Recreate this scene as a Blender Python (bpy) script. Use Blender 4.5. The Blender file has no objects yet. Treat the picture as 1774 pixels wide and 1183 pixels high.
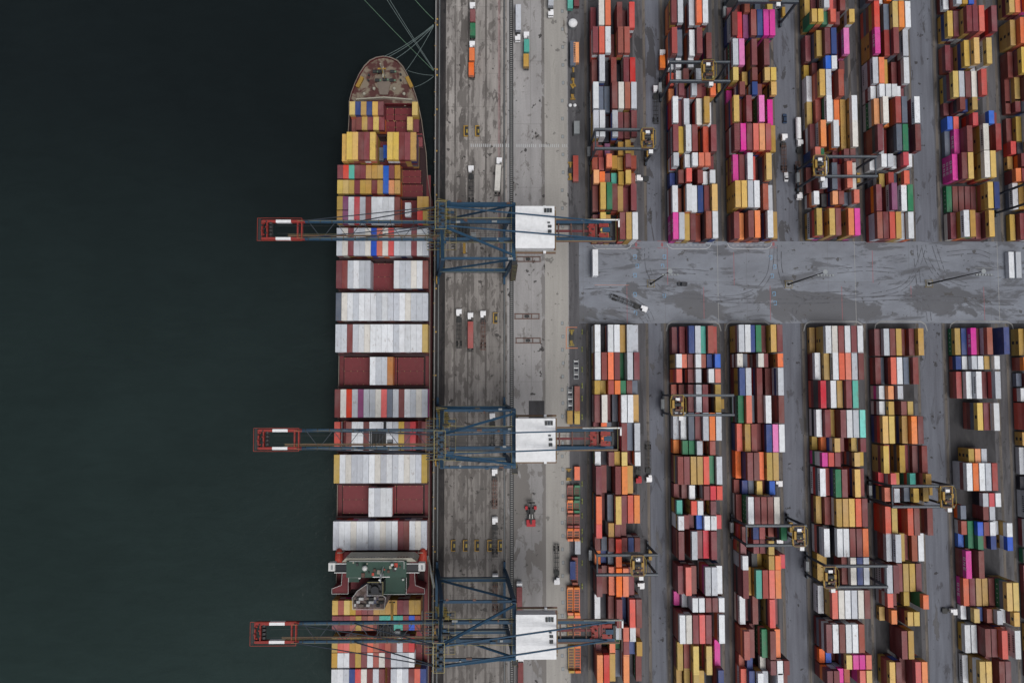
import bpy, math, random
import numpy as np
from mathutils import Matrix, Vector, Euler
R = math.radians
rng = random.Random(7)
SC = bpy.context.scene
COL = SC.collection

# ------------------------------------------------------------------ camera
F_PX, W_PX, H_PX, CAM_H = 1280.0, 1774.0, 1183.0, 338.8
EUL = Euler((0.05447, -0.01528, -0.00107), 'XYZ')
cam_d = bpy.data.cameras.new('camera')
cam_d.sensor_width = 36.0
cam_d.lens = 36.0 * F_PX / W_PX
cam_d.clip_start = 1.0
cam_d.clip_end = 20000.0
cam = bpy.data.objects.new('camera', cam_d)
cam.location = (0, 0, CAM_H)
cam.rotation_euler = EUL
COL.objects.link(cam)
SC.camera = cam
# ------------------------------------------------------------------ light (overcast)
SUN_EL, SUN_ROT = 68.0, 140.0
w = bpy.data.worlds.new('World'); SC.world = w; w.use_nodes = True
nt = w.node_tree; nt.nodes.clear()
sky = nt.nodes.new('ShaderNodeTexSky'); sky.sky_type = 'NISHITA'; sky.sun_disc = False
sky.sun_elevation = R(SUN_EL); sky.sun_rotation = R(SUN_ROT)
sky.air_density = 1.0; sky.dust_density = 6.0; sky.ozone_density = 1.2
hs = nt.nodes.new('ShaderNodeHueSaturation'); hs.inputs['Saturation'].default_value = 0.42
bg = nt.nodes.new('ShaderNodeBackground'); bg.inputs['Strength'].default_value = 0.074
ow = nt.nodes.new('ShaderNodeOutputWorld')
nt.links.new(sky.outputs[0], hs.inputs['Color']); nt.links.new(hs.outputs[0], bg.inputs[0]); nt.links.new(bg.outputs[0], ow.inputs[0])
sd = bpy.data.lights.new('sun', 'SUN'); sd.energy = 1.5; sd.angle = R(32); sd.color = (1.0, 0.965, 0.92)
sun = bpy.data.objects.new('sun', sd)
sun.rotation_euler = (R(90 - SUN_EL), 0, R(180 - SUN_ROT)); COL.objects.link(sun)
SC.view_settings.view_transform = 'Standard'; SC.view_settings.look = 'None'
SC.view_settings.gamma = 1.0; SC.view_settings.exposure = 0.0

# ------------------------------------------------------------------ helpers
RM = EUL.to_matrix()
def P(px, py, z=0.0):
    """ground position of a thing seen at this pixel of the survey photo, its top being z metres up"""
    d = RM @ Vector(((px - W_PX / 2) / F_PX, -(py - H_PX / 2) / F_PX, -1.0))
    t = (z - CAM_H) / d.z
    return d.x * t, d.y * t

def srgb(r, g, b):
    f = lambda c: ((c / 255.0) / 12.92) if c / 255.0 <= 0.04045 else (((c / 255.0) + 0.055) / 1.055) ** 2.4
    return (f(r), f(g), f(b), 1.0)

def new_mat(name):
    m = bpy.data.materials.new(name); m.use_nodes = True
    t = m.node_tree; b = t.nodes['Principled BSDF']
    return m, t, b
def nd(t, typ, **kw):
    n = t.nodes.new(typ)
    for k, v in kw.items(): setattr(n, k, v)
    return n
def mathn(t, op, a, b=None, clamp=False):
    n = nd(t, 'ShaderNodeMath', operation=op, use_clamp=clamp)
    for i, v in enumerate((a, b)):
        if v is None: continue
        if isinstance(v, (int, float)): n.inputs[i].default_value = v
        else: t.links.new(v, n.inputs[i])
    return n.outputs[0]
def mixc(t, fac, a, b, mode='MIX'):
    n = nd(t, 'ShaderNodeMix', data_type='RGBA', blend_type=mode)
    for i, v in ((0, fac), (6, a), (7, b)):
        if isinstance(v, (int, float)): n.inputs[i].default_value = v
        elif isinstance(v, tuple): n.inputs[i].default_value = v
        else: t.links.new(v, n.inputs[i])
    return n.outputs[2]
def noise(t, scale, stretch=(1, 1, 1), detail=4, rough=0.55, off=(0, 0, 0), coord='pos', dist=0.0):
    if coord == 'pos':
        g = nd(t, 'ShaderNodeNewGeometry').outputs['Position']
    else:
        g = nd(t, 'ShaderNodeTexCoord').outputs['Object']
    mp = nd(t, 'ShaderNodeMapping'); t.links.new(g, mp.inputs[0])
    mp.inputs['Scale'].default_value = stretch; mp.inputs['Location'].default_value = off
    n = nd(t, 'ShaderNodeTexNoise'); t.links.new(mp.outputs[0], n.inputs['Vector'])
    n.inputs['Scale'].default_value = scale; n.inputs['Detail'].default_value = detail
    n.inputs['Roughness'].default_value = rough; n.inputs['Distortion'].default_value = dist
    return n.outputs['Fac']
def ramp(t, fac, p0, p1, c0=0.0, c1=1.0):
    n = nd(t, 'ShaderNodeMapRange', clamp=True); t.links.new(fac, n.inputs[0])
    n.inputs[1].default_value = p0; n.inputs[2].default_value = p1
    n.inputs[3].default_value = c0; n.inputs[4].default_value = c1
    return n.outputs[0]

def paint(name, rgb, rough=0.55, var=0.12, wear=0.25, metal=0.0, spec=0.3, hue=0.0, specks=0.0):
    """painted metal: small tonal drift, grime blotches and streaks, each copy a little different"""
    m, t, b = new_mat(name)
    c = srgb(*rgb)
    oi = nd(t, 'ShaderNodeObjectInfo').outputs['Random']
    at = nd(t, 'ShaderNodeAttribute', attribute_name='rnd').outputs['Fac']
    r = mathn(t, 'FRACT', mathn(t, 'ADD', oi, at))
    v = mathn(t, 'ADD', mathn(t, 'MULTIPLY', r, 2 * var), 1 - var)
    n1 = noise(t, 0.55, detail=5)
    v = mathn(t, 'MULTIPLY', v, ramp(t, n1, 0.3, 0.7, 1 - 0.09, 1 + 0.07))
    mul = nd(t, 'ShaderNodeVectorMath', operation='SCALE')
    hsv = nd(t, 'ShaderNodeHueSaturation'); hsv.inputs['Color'].default_value = c
    r2 = mathn(t, 'FRACT', mathn(t, 'MULTIPLY', r, 7.31)); t.links.new(ramp(t, r2, 0, 1, 0.5 - 0.4 * hue, 0.5 + 1.3 * hue), hsv.inputs['Hue'])
    r3 = mathn(t, 'FRACT', mathn(t, 'MULTIPLY', r, 13.7)); t.links.new(ramp(t, r3, 0, 1, 1.0 - 8 * hue, 1.0 + 3 * hue), hsv.inputs['Saturation'])
    t.links.new(hsv.outputs[0], mul.inputs[0]); t.links.new(v, mul.inputs['Scale'])
    n2 = noise(t, 0.9, (1.0, 0.35, 1.0), detail=6, rough=0.7, off=(13, 5, 2))
    dirt = mathn(t, 'MULTIPLY', ramp(t, n2, 0.56, 0.74), wear)
    lum = 0.3 * c[0] + 0.5 * c[1] + 0.2 * c[2]
    grime = (0.10 + 0.15 * lum, 0.085 + 0.14 * lum, 0.07 + 0.12 * lum, 1)
    out = mixc(t, dirt, mul.outputs[0], grime)
    if specks:
        n5 = noise(t, 1.1, (1.3, 0.8, 1.0), detail=3, rough=0.6, off=(31, 7, 1))
        out = mixc(t, mathn(t, 'MULTIPLY', ramp(t, n5, 0.685, 0.72), specks), out, (0.03, 0.03, 0.035, 1))
    if specks:
        n6 = noise(t, 0.45, (1.4, 0.5, 1.0), detail=7, rough=0.75, off=(51, 17, 4))
        out = mixc(t, mathn(t, 'MULTIPLY', ramp(t, n6, 0.60, 0.68), 0.5), out, (0.16, 0.085, 0.055, 1))
        n7 = noise(t, 0.2, (1.0, 0.5, 1.0), detail=4, off=(5, 71, 4))
        out = mixc(t, ramp(t, n7, 0.45, 0.75, 0.0, 0.16), out, (0.42, 0.40, 0.40, 1))
    t.links.new(out, b.inputs['Base Color'])
    b.inputs['Roughness'].default_value = rough; b.inputs['Metallic'].default_value = metal
    b.inputs['Specular IOR Level'].default_value = spec
    return m

CC = dict(m=(117, 55, 61), r=(196, 46, 56), s=(208, 88, 80), b=(150, 66, 60), o=(226, 110, 52), i=(222, 150, 102),
          y=(176, 139, 68), Y=(204, 168, 92), w=(214, 219, 225), a=(170, 108, 56), g=(184, 190, 199), G=(96, 106, 122), n=(44, 66, 122),
          u=(34, 92, 190), t=(78, 166, 152), c=(120, 214, 204), e=(42, 116, 80), p=(206, 52, 152), P=(222, 120, 184),
          v=(124, 62, 106), k=(36, 38, 50), d=(66, 68, 72), f=(210, 208, 203))
CNAME = dict(a='amber', m='maroon', r='bright red', s='coral red', b='brick red', o='orange', i='peach', y='mustard yellow', Y='pale yellow',
             w='white', g='pale grey', G='slate grey', n='navy blue', u='bright blue', t='teal', c='turquoise', e='green',
             p='magenta', P='pink', v='purple', k='near black', d='charcoal', f='cream')
CM = {k: paint('paint_' + CNAME[k].replace(' ', '_'), v, wear=(0.4 if k in 'wfgc' else 0.26), var=(0.2 if k in 'mbG' else 0.13), hue=(0.014 if k in 'mbrsoyY' else 0.006), specks=(0.55 if k in 'wfgiyY' else 0.3)) for k, v in CC.items()}
MK = 'mwk'
M = {}
M['mark_dark'] = paint('lettering_dark', (40, 44, 58)); M['mark_white'] = paint('lettering_white', (225, 225, 228))
M['crane_blue'] = paint('crane_blue', (34, 68, 94), var=0.03, wear=0.55)
M['crane_red'] = paint('crane_red', (138, 48, 44), var=0.03, wear=0.4)
M['crane_white'] = paint('crane_white', (225, 228, 232), var=0.02, wear=0.15)
M['rail_tan'] = paint('handrail_tan', (150, 142, 92), wear=0.4)
M['rail_yellow'] = paint('handrail_yellow', (146, 128, 60), wear=0.4)
M['gear_dark'] = paint('machinery_dark', (48, 50, 52), wear=0.5)
M['rope'] = paint('rope_grey', (110, 125, 125), wear=0.2)
M['rope_green'] = paint('rope_green', (95, 125, 105), wear=0.2)
M['rtg_grey'] = paint('gantry_slate', (58, 66, 76), wear=0.35)
M['rtg_yellow'] = paint('gantry_yellow', (158, 126, 56), wear=0.8)
M['brown'] = paint('rusty_brown', (96, 70, 62), wear=0.6)
M['steel'] = paint('galvanised', (140, 146, 150), wear=0.4)
M['cab_white'] = paint('cab_white', (232, 234, 238), wear=0.1, var=0.03)
M['cab_red'] = paint('cab_red', (168, 34, 46), wear=0.15)
M['car_dark'] = paint('car_dark', (26, 30, 40), rough=0.25, wear=0.05, spec=0.5)
M['car_blue'] = paint('car_blue', (40, 58, 84), rough=0.25, wear=0.05, spec=0.5)
M['glass'] = paint('dark_glass', (22, 28, 36), rough=0.1, wear=0.0, spec=0.6)
M['tyre'] = paint('tyre_rubber', (26, 26, 28), rough=0.9)
M['lime'] = paint('lime_yellow', (150, 160, 66), wear=0.3)
M['ship_red'] = paint('deck_oxide_red', (104, 42, 48), var=0.06, wear=0.55)
M['ship_hatch'] = paint('hatch_oxide_red', (112, 46, 52), var=0.06, wear=0.35)
M['ship_dark'] = paint('dark_maroon_paint', (46, 26, 30), var=0.06, wear=0.4)  # plain dark maroon for main deck, lashing bridges and hatch cover sides
M['ship_hull'] = paint('hull_oxide', (84, 36, 40), var=0.04, wear=0.4)
M['ship_green'] = paint('deck_green', (44, 72, 63), var=0.03, wear=0.35)
M['ship_cream'] = paint('cream_deck', (158, 156, 144), var=0.03, wear=0.4)
M['ship_white'] = paint('ship_white', (200, 202, 202), var=0.02, wear=0.25)
M['lifeboat'] = paint('lifeboat_orange', (180, 68, 54), var=0.02, wear=0.1)
M['exhaust'] = paint('exhaust_deck', (116, 106, 98), var=0.05, wear=0.6)
M['road_white'] = paint('road_paint_white', (172, 175, 178), wear=1.0, rough=0.8)
M['road_red'] = paint('road_paint_red', (146, 92, 98), wear=0.8, rough=0.8)
M['road_blue'] = paint('road_paint_blue', (110, 160, 200), wear=0.7, rough=0.8)
M['road_orange'] = paint('road_paint_orange', (196, 128, 96), wear=0.7, rough=0.8)
M['kerb'] = paint('kerb_concrete', (142, 143, 144), wear=0.8, rough=0.85)

class MB:
    def __init__(s): s.v = []; s.f = []; s.m = []; s.mats = []; s.r = []; s.rv = 0.0
    def mi(s, mat):
        if mat not in s.mats: s.mats.append(mat)
        return s.mats.index(mat)
    def add(s, vs, fs, mat):
        b = len(s.v); s.v += [tuple(v) for v in vs]; i = s.mi(mat)
        for f in fs: s.f.append(tuple(b + k for k in f)); s.m.append(i); s.r.append(s.rv)
    def box(s, x0, x1, y0, y1, z0, z1, mat, skip=''):
        vs = [(x, y, z) for z in (z0, z1) for y in (y0, y1) for x in (x0, x1)]
        fs = {'b': (0, 2, 3, 1), 't': (4, 5, 7, 6), 's': (0, 1, 5, 4), 'n': (2, 6, 7, 3), 'w': (0, 4, 6, 2), 'e': (1, 3, 7, 5)}
        s.add(vs, [f for k, f in fs.items() if k not in skip], mat)
    def bar(s, a, b, w, h, mat, taper=1.0):
        a = Vector(a); b = Vector(b); d = (b - a).normalized()
        up = Vector((0, 0, 1)) if abs(d.z) < 0.9 else Vector((0, 1, 0))
        sx = d.cross(up).normalized(); sy = sx.cross(d).normalized()
        vs = []
        for p, k in ((a, 1.0), (b, taper)):
            for u, v in ((-1, -1), (1, -1), (1, 1), (-1, 1)):
                vs.append(p + sx * (u * w * k / 2) + sy * (v * h * k / 2))
        s.add(vs, [(3, 2, 1, 0), (4, 5, 6, 7), (0, 1, 5, 4), (1, 2, 6, 5), (2, 3, 7, 6), (3, 0, 4, 7)], mat)
    def tube(s, a, b, r, mat, n=8, r2=None):
        a = Vector(a); b = Vector(b); d = (b - a).normalized()
        up = Vector((0, 0, 1)) if abs(d.z) < 0.9 else Vector((1, 0, 0))
        sx = d.cross(up).normalized(); sy = sx.cross(d)
        r2 = r if r2 is None else r2
        vs = [p + (sx * math.cos(2 * math.pi * k / n) + sy * math.sin(2 * math.pi * k / n)) * q for p, q in ((a, r), (b, r2)) for k in range(n)]
        s.add(vs, [(k, (k + 1) % n, n + (k + 1) % n, n + k) for k in range(n)] + [tuple(range(n - 1, -1, -1)), tuple(range(n, 2 * n))], mat)
    def dome(s, c, r, mat, n=14, m=6, full=False, sq=1.0):
        vs = []; lo = -m if full else 0
        rows = list(range(lo, m))
        for j in rows:
            a = math.pi / 2 * j / m
            for k in range(n): vs.append((c[0] + r * math.cos(a) * math.cos(2 * math.pi * k / n), c[1] + r * math.cos(a) * math.sin(2 * math.pi * k / n), c[2] + sq * r * math.sin(a)))
        vs.append((c[0], c[1], c[2] + sq * r)); top = len(vs) - 1
        fs = []
        for j in range(len(rows) - 1):
            for k in range(n): fs.append((j * n + k, j * n + (k + 1) % n, (j + 1) * n + (k + 1) % n, (j + 1) * n + k))
        j = len(rows) - 1
        for k in range(n): fs.append((j * n + k, j * n + (k + 1) % n, top))
        s.add(vs, fs, mat)
    def prism(s, pts, z0, z1, mat):
        n = len(pts)
        vs = [(x, y, z0) for x, y in pts] + [(x, y, z1) for x, y in pts]
        s.add(vs, [tuple(range(n - 1, -1, -1)), tuple(range(n, 2 * n))] + [(k, (k + 1) % n, n + (k + 1) % n, n + k) for k in range(n)], mat)
    def build_mesh(s, name):
        me = bpy.data.meshes.new(name); me.from_pydata(s.v, [], s.f)
        for m in s.mats: me.materials.append(m)
        me.polygons.foreach_set('material_index', s.m)
        if any(s.r):
            at = me.attributes.new('rnd', 'FLOAT', 'FACE'); at.data.foreach_set('value', s.r)
        me.update(); return me
    def build(s, name, parent=None, loc=(0, 0, 0), rz=0):
        o = bpy.data.objects.new(name, s.build_mesh(name)); COL.objects.link(o)
        o.location = loc; o.rotation_euler = (0, 0, rz)
        if parent: o.parent = parent
        return o
def tag(o, label=None, cat=None, group=None, kind=None):
    if label: o['label'] = label
    if cat: o['category'] = cat
    if group: o['group'] = group
    if kind: o['kind'] = kind
    return o
def empty(name, loc, rz=0, **kw):
    o = bpy.data.objects.new(name, None); COL.objects.link(o); o.location = loc; o.rotation_euler = (0, 0, rz)
    o.empty_display_size = 1.0
    return tag(o, **kw)
def children(o, allobs): return [c for c in allobs if c.parent == o]
def copy_tree(o, kids, parent=None):
    c = o.copy(); COL.objects.link(c); c.parent = parent
    for ch in kids.get(o, []): copy_tree(ch, kids, c)
    return c
def kids_of(root):
    d = {}
    for o in list(COL.objects):
        if o.parent: d.setdefault(o.parent, []).append(o)
    return d
ORD = ['first', 'second', 'third', 'fourth', 'fifth', 'sixth', 'seventh', 'eighth', 'ninth', 'tenth', 'eleventh', 'twelfth',
       'thirteenth', 'fourteenth', 'fifteenth', 'sixteenth', 'seventeenth', 'eighteenth', 'nineteenth', 'twentieth',
       'twenty-first', 'twenty-second']

# ------------------------------------------------------------------ setting materials
def ground_mat(name, base, dark, stretch, stain, stain_col, seed=0, scale=0.06, streak=1.0, spots=0.5, rough=0.85, seam=None, bands=(), blotch=None, grad=None, edge=0.015, bb=False, gloss=0.25):
    m, t, b = new_mat(name)
    n0 = noise(t, 0.02, detail=6, off=(seed, seed, 0))
    n1 = noise(t, scale, stretch, detail=8, rough=0.65, off=(seed * 3.1, seed, 0), dist=0.3)
    n3 = noise(t, 1.3, detail=4, rough=0.7, off=(seed, 3, 0))
    c = mixc(t, ramp(t, n1, 0.5 - 0.22 / streak, 0.5 + 0.22 / streak), srgb(*dark), srgb(*base))
    v = mathn(t, 'MULTIPLY', ramp(t, n0, 0.3, 0.7, 0.9, 1.08), ramp(t, n3, 0.3, 0.7, 0.93, 1.06))
    if grad:
        gq = nd(t, 'ShaderNodeSeparateXYZ'); t.links.new(nd(t, 'ShaderNodeNewGeometry').outputs['Position'], gq.inputs[0])
        v = mathn(t, 'MULTIPLY', v, ramp(t, mathn(t, 'ADD', gq.outputs[1], mathn(t, 'MULTIPLY', n0, 60)), grad[0] + 30, grad[1] + 30, grad[2], grad[3]))
    sc = nd(t, 'ShaderNodeVectorMath', operation='SCALE'); t.links.new(c, sc.inputs[0]); t.links.new(v, sc.inputs['Scale'])
    n2 = noise(t, 0.035, tuple((1 + 2 * (q - 1) / max(stretch)) if q > 1 else 1 for q in stretch), detail=9, rough=0.62, off=(seed * 7, 31, 0), dist=0.6)
    gp = nd(t, 'ShaderNodeSeparateXYZ'); t.links.new(nd(t, 'ShaderNodeNewGeometry').outputs['Position'], gp.inputs[0])
    badd = None
    for ax, c0, hw, amt in bands:
        dd = mathn(t, 'ABSOLUTE', mathn(t, 'SUBTRACT', gp.outputs[ax], c0))
        rr_ = ramp(t, dd, hw * 0.6, hw * 1.15, amt, 0.0); n2 = mathn(t, 'ADD', n2, rr_)
        if bb and ax == 0: badd = rr_ if badd is None else mathn(t, 'ADD', badd, rr_)
    st = ramp(t, n2, stain, stain + edge)
    if blotch:
        nb = noise(t, blotch[0], blotch[1], detail=8, rough=0.68, off=(seed * 1.7, 77, 0), dist=0.5)
        if badd is not None: nb = mathn(t, 'ADD', nb, badd)
        st = mathn(t, 'MAXIMUM', st, mathn(t, 'MULTIPLY', ramp(t, nb, blotch[2], blotch[2] + 0.05), blotch[3]))
    c = mixc(t, mathn(t, 'MULTIPLY', st, 0.78), sc.outputs[0], srgb(*stain_col))
    n4 = noise(t, 0.3, detail=3, rough=0.5, off=(seed, seed * 2, 5))
    sp = mathn(t, 'MULTIPLY', ramp(t, n4, 0.67, 0.70), spots)
    c = mixc(t, sp, c, srgb(52, 50, 50))
    if seam:
        g = nd(t, 'ShaderNodeNewGeometry').outputs['Position']; sx = nd(t, 'ShaderNodeSeparateXYZ'); t.links.new(g, sx.inputs[0])
        tot = None
        for ax, per in ((0, seam[0]), (1, seam[1])):
            fr = mathn(t, 'FRACT', mathn(t, 'MULTIPLY', sx.outputs[ax], 1.0 / per))
            l = mathn(t, 'LESS_THAN', fr, 0.16 / per)
            tot = l if tot is None else mathn(t, 'MAXIMUM', tot, l)
        c = mixc(t, mathn(t, 'MULTIPLY', tot, 0.4), c, srgb(70, 68, 66))
    t.links.new(c, b.inputs['Base Color'])
    rr = ramp(t, n2, stain, stain + 0.02, rough, 0.45); t.links.new(rr, b.inputs['Roughness'])
    b.inputs['Specular IOR Level'].default_value = gloss
    return m
G_yard = ground_mat('yard_asphalt', (104, 104, 108), (70, 70, 74), (9, 0.5, 1), 0.60, (52, 52, 55), seed=2, scale=0.05, blotch=(0.09, (2, .4, 1), 0.56, 0.6))
G_road = ground_mat('road_asphalt', (123, 130, 142), (97, 102, 113), (.7, 1.3, 1), 0.62, (60, 61, 67), seed=6, scale=0.09, spots=0.8, seam=(38.0, 23.0), bands=((1, P(1200, 524)[1], 8.5, 0.12), (0, P(1270, 520)[0], 70, 0.03)), blotch=(0.11, (.4, 1.5, 1), 0.535, 0.85), edge=0.03, rough=0.5, gloss=0.5)
AB = ((0, -21.2, .5, .13), (0, -17.6, 1.9, .09), (0, -15.1, .4, .12), (0, -13.0, .8, .1), (0, -6.9, .5, .14), (0, -.4, .4, .1), (0, -24.6, .6, .08))
G_apron_d = ground_mat('apron_worn', (166, 162, 159), (108, 105, 103), (4.5, 0.45, 1), 0.62, (72, 68, 66), seed=4, scale=0.07, streak=0.9, spots=0.8, seam=(5.1, 16.0), bands=((1, -60, 90, 0.03),) + AB, blotch=(0.22, (1.3, .6, 1), 0.525, 0.75), grad=(20, 95, 0.80, 1.08), bb=True)
G_apron_l = ground_mat('apron_concrete', (160, 159, 160), (136, 135, 136), (4, 0.6, 1), 0.64, (90, 86, 83), seed=9, scale=0.05, spots=0.9, seam=(14.0, 30.0), bands=((1, -85, 48, 0.13), (0, 20.2, 1.4, 0.14)), blotch=(0.2, (1.2, .7, 1), 0.565, 0.7), grad=(-60, 0, 0.82, 1.03), bb=True)
G_pale = ground_mat('pale_concrete', (164, 162, 158), (148, 146, 143), (8, 0.5, 1), 0.66, (104, 99, 94), seed=11, scale=0.05, spots=0.5, blotch=(0.12, (1.6, .4, 1), 0.64, 0.5))
G_pad = ground_mat('stack_pad', (74, 74, 77), (50, 50, 53), (4, 1, 1), 0.6, (38, 38, 40), seed=15, scale=0.08)
G_lane = ground_mat('runway_concrete', (122, 115, 108), (80, 77, 75), (14, 0.4, 1), 0.58, (58, 56, 55), seed=18, scale=0.06, streak=1.2, blotch=(0.2, (1, .3, 1), 0.53, 0.7))
G_aisle = ground_mat('aisle_asphalt', (114, 119, 130), (90, 92, 101), (7, 0.4, 1), 0.60, (60, 59, 62), seed=21, scale=0.06, spots=0.8, blotch=(0.12, (1.5, .5, 1), 0.58, 0.7))
G_edge = ground_mat('quay_edge_dark', (66, 63, 62), (36, 36, 40), (10, 0.5, 1), 0.6, (28, 28, 31), seed=25, scale=0.06, blotch=(0.2, (1, .4, 1), 0.5, 0.6))

# water
m, t, b = new_mat('harbour_water')
g = nd(t, 'ShaderNodeNewGeometry').outputs['Position']; sx = nd(t, 'ShaderNodeSeparateXYZ'); t.links.new(g, sx.inputs[0])
gy = ramp(t, mathn(t, 'ADD', sx.outputs[1], mathn(t, 'MULTIPLY', sx.outputs[0], 0.25)), 90, -200)
n1 = noise(t, 0.006, detail=5, off=(3, 1, 0), dist=0.8)
c = mixc(t, gy, srgb(22, 29, 31), srgb(40, 54, 53))
sc = nd(t, 'ShaderNodeVectorMath', operation='SCALE'); t.links.new(c, sc.inputs[0]); 
nr = noise(t, 0.10, (0.6, 1.9, 1), detail=7, rough=0.7, off=(9, 2, 0), dist=0.8)
t.links.new(mathn(t, 'MULTIPLY', ramp(t, n1, 0.3, 0.7, 0.82, 1.18), ramp(t, nr, 0.3, 0.7, 0.91, 1.10)), sc.inputs['Scale'])
t.links.new(sc.outputs[0], b.inputs['Base Color'])
b.inputs['Roughness'].default_value = 0.16; b.inputs['IOR'].default_value = 1.33; b.inputs['Specular IOR Level'].default_value = 0.22
nb = noise(t, 0.28, (1.0, 1.6, 1), detail=6, rough=0.6, dist=0.5)
bp = nd(t, 'ShaderNodeBump'); bp.inputs['Strength'].default_value = 0.35; bp.inputs['Distance'].default_value = 0.5
t.links.new(nb, bp.inputs['Height']); t.links.new(bp.outputs[0], b.inputs['Normal'])
WATER = m

QX = -30.6       # quay edge
def sheet(name, x0, x1, y0, y1, z, mat, kind='structure'):
    b = MB(); b.add([(x0, y0, z), (x1, y0, z), (x1, y1, z), (x0, y1, z)], [(0, 1, 2, 3)], mat)
    return tag(b.build(name), kind=kind)
sheet('water', -6000, QX, -6000, 6000, -3.2, WATER)
b = MB(); b.box(QX, 6000, -6000, 6000, -12, 0.0, G_yard, skip='b'); tag(b.build('ground'), kind='structure')
sheet('quay_edge', QX, -25.6, -900, 900, 0.004, G_edge)
sheet('quay_apron', -25.6, 3.0, -900, 900, 0.004, G_apron_d)
sheet('quay_pavement', 3.0, 31.5, -900, 900, 0.004, G_apron_l)
sheet('pale_pavement', 20.5, 31.0, -900, 900, 0.008, G_pale)
a_ = P(916, 694); b_ = P(943, 724); sheet('asphalt_patch', a_[0], b_[0], b_[1], a_[1], .012, G_pad)
YR1 = P(1200, 418, 0)[1]; YR0 = P(1200, 560, 0)[1]
sheet('cross_road', 36.2, 900, YR0, YR1, 0.012, G_road)
b = MB(); b.box(QX - 0.02, QX + 0.5, -900, 900, -3.5, 0.25, M['kerb']); tag(b.build('quay_kerb'), kind='structure')

# rails and cable trench of the quay cranes
for nm, x in (('crane_rail', -28.6), ('crane_rail', 1.7)):
    b = MB(); b.box(x - 0.45, x - 0.1, -900, 900, 0.0, 0.02, M['gear_dark']); b.box(x - 0.08, x + 0.08, -900, 900, 0.0, 0.05, M['steel']); b.box(x + 0.1, x + 0.45, -900, 900, 0.0, 0.02, M['gear_dark'])
    tag(b.build(nm), kind='structure')
b = MB(); b.box(4.05, 5.95, -900, 900, 0.0, 0.012, M['gear_dark']); 
for k in range(-420, 420): b.box(4.5, 5.5, k * 0.9 * 0.55 * 0.9 * 0 + k * 0.95, k * 0.95 + 0.42, 0.012, 0.06, M['kerb'])
tag(b.build('cable_trench'), kind='structure')

# ------------------------------------------------------------------ containers
CW, CH, L40, L20 = 2.438, 2.591, 12.19, 6.06
LET = {'O': [(0, 0, 1, .2), (0, .8, 1, 1), (0, .2, .22, .8), (.78, .2, 1, .8)],
       'N': [(0, 0, .22, 1), (.78, 0, 1, 1), (.22, .6, .42, .9), (.4, .35, .6, .65), (.58, .1, .78, .4)],
       'E': [(0, 0, .22, 1), (.22, 0, 1, .2), (.22, .8, 1, 1), (.22, .4, .85, .6)]}
def marks(b, x, yc, z, L, c, mirror=1):
    """livery on a long side; x = side plane, mirror -1 for the east side"""
    e = 0.003 * mirror
    def q(y0, y1, z0, z1, mat):
        xs = x - e
        b.add([(xs, y0, z0), (xs, y1, z0), (xs, y1, z1), (xs, y0, z1)], [(0, 1, 2, 3) if mirror < 0 else (0, 3, 2, 1)], mat)
    if c in 'pP' and L > 8:
        cy = yc + 3.1 * mirror
        for ch in 'ONE':
            for (u0, v0, u1, v1) in LET[ch]:
                ya, yb = cy - u0 * 1.4 * mirror, cy - u1 * 1.4 * mirror
                q(min(ya, yb), max(ya, yb), z + 0.55 + v0 * 1.5, z + 0.55 + v1 * 1.5, M['mark_white'])
            cy -= 2.2 * mirror
    elif c in 'yY':
        q(yc + (-.2 if L > 8 else -.1) * mirror - 0.7, yc + (-.2 if L > 8 else -.1) * mirror + 0.7, z + 0.7, z + 2.0, M['mark_dark'])
    elif c in 'wgf' and L > 8:
        for k in range(8):
            q(yc - 3.6 + k * 0.95, yc - 3.6 + k * 0.95 + 0.62, z + 0.85, z + 1.75, M['mark_dark'])
    elif c == 'e' and L > 8:
        for k in range(5):
            q(yc - 4.4 + k * 2.0, yc - 4.4 + k * 2.0 + 0.5, z + 1.0, z + 1.5, M['mark_white'])
def simple_container(b, x, y, z, L, c, top):
    mat = CM[c]; h = CW / 2; l = L / 2 - 0.02
    b.rv = rng.random() * 0.98 + 0.01
    if not top:
        b.box(x - h, x + h, y - l, y + l, z, z + CH - 0.015, mat, skip='b')
    else:
        zt = z + CH - 0.015; r = 0.09
        b.box(x - h, x + h, y - l, y + l, z, zt, mat, skip='bt')
        o = [(x - h, y - l, zt), (x + h, y - l, zt), (x + h, y + l, zt), (x - h, y + l, zt)]
        i = [(x - h + r, y - l + r, zt), (x + h - r, y - l + r, zt), (x + h - r, y + l - r, zt), (x - h + r, y + l - r, zt)]
        d = [(p[0], p[1], zt - 0.05) for p in i]
        b.add(o + i + d, [(0, 1, 5, 4), (1, 2, 6, 5), (2, 3, 7, 6), (3, 0, 4, 7), (4, 5, 9, 8), (5, 6, 10, 9), (6, 7, 11, 10), (7, 4, 8, 11), (8, 9, 10, 11)], mat)
    if rng.random() < (0.75 if c in 'yYpe' else 0.35): marks(b, x - h, y, z, L, c, 1)
CMESH = {}
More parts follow.
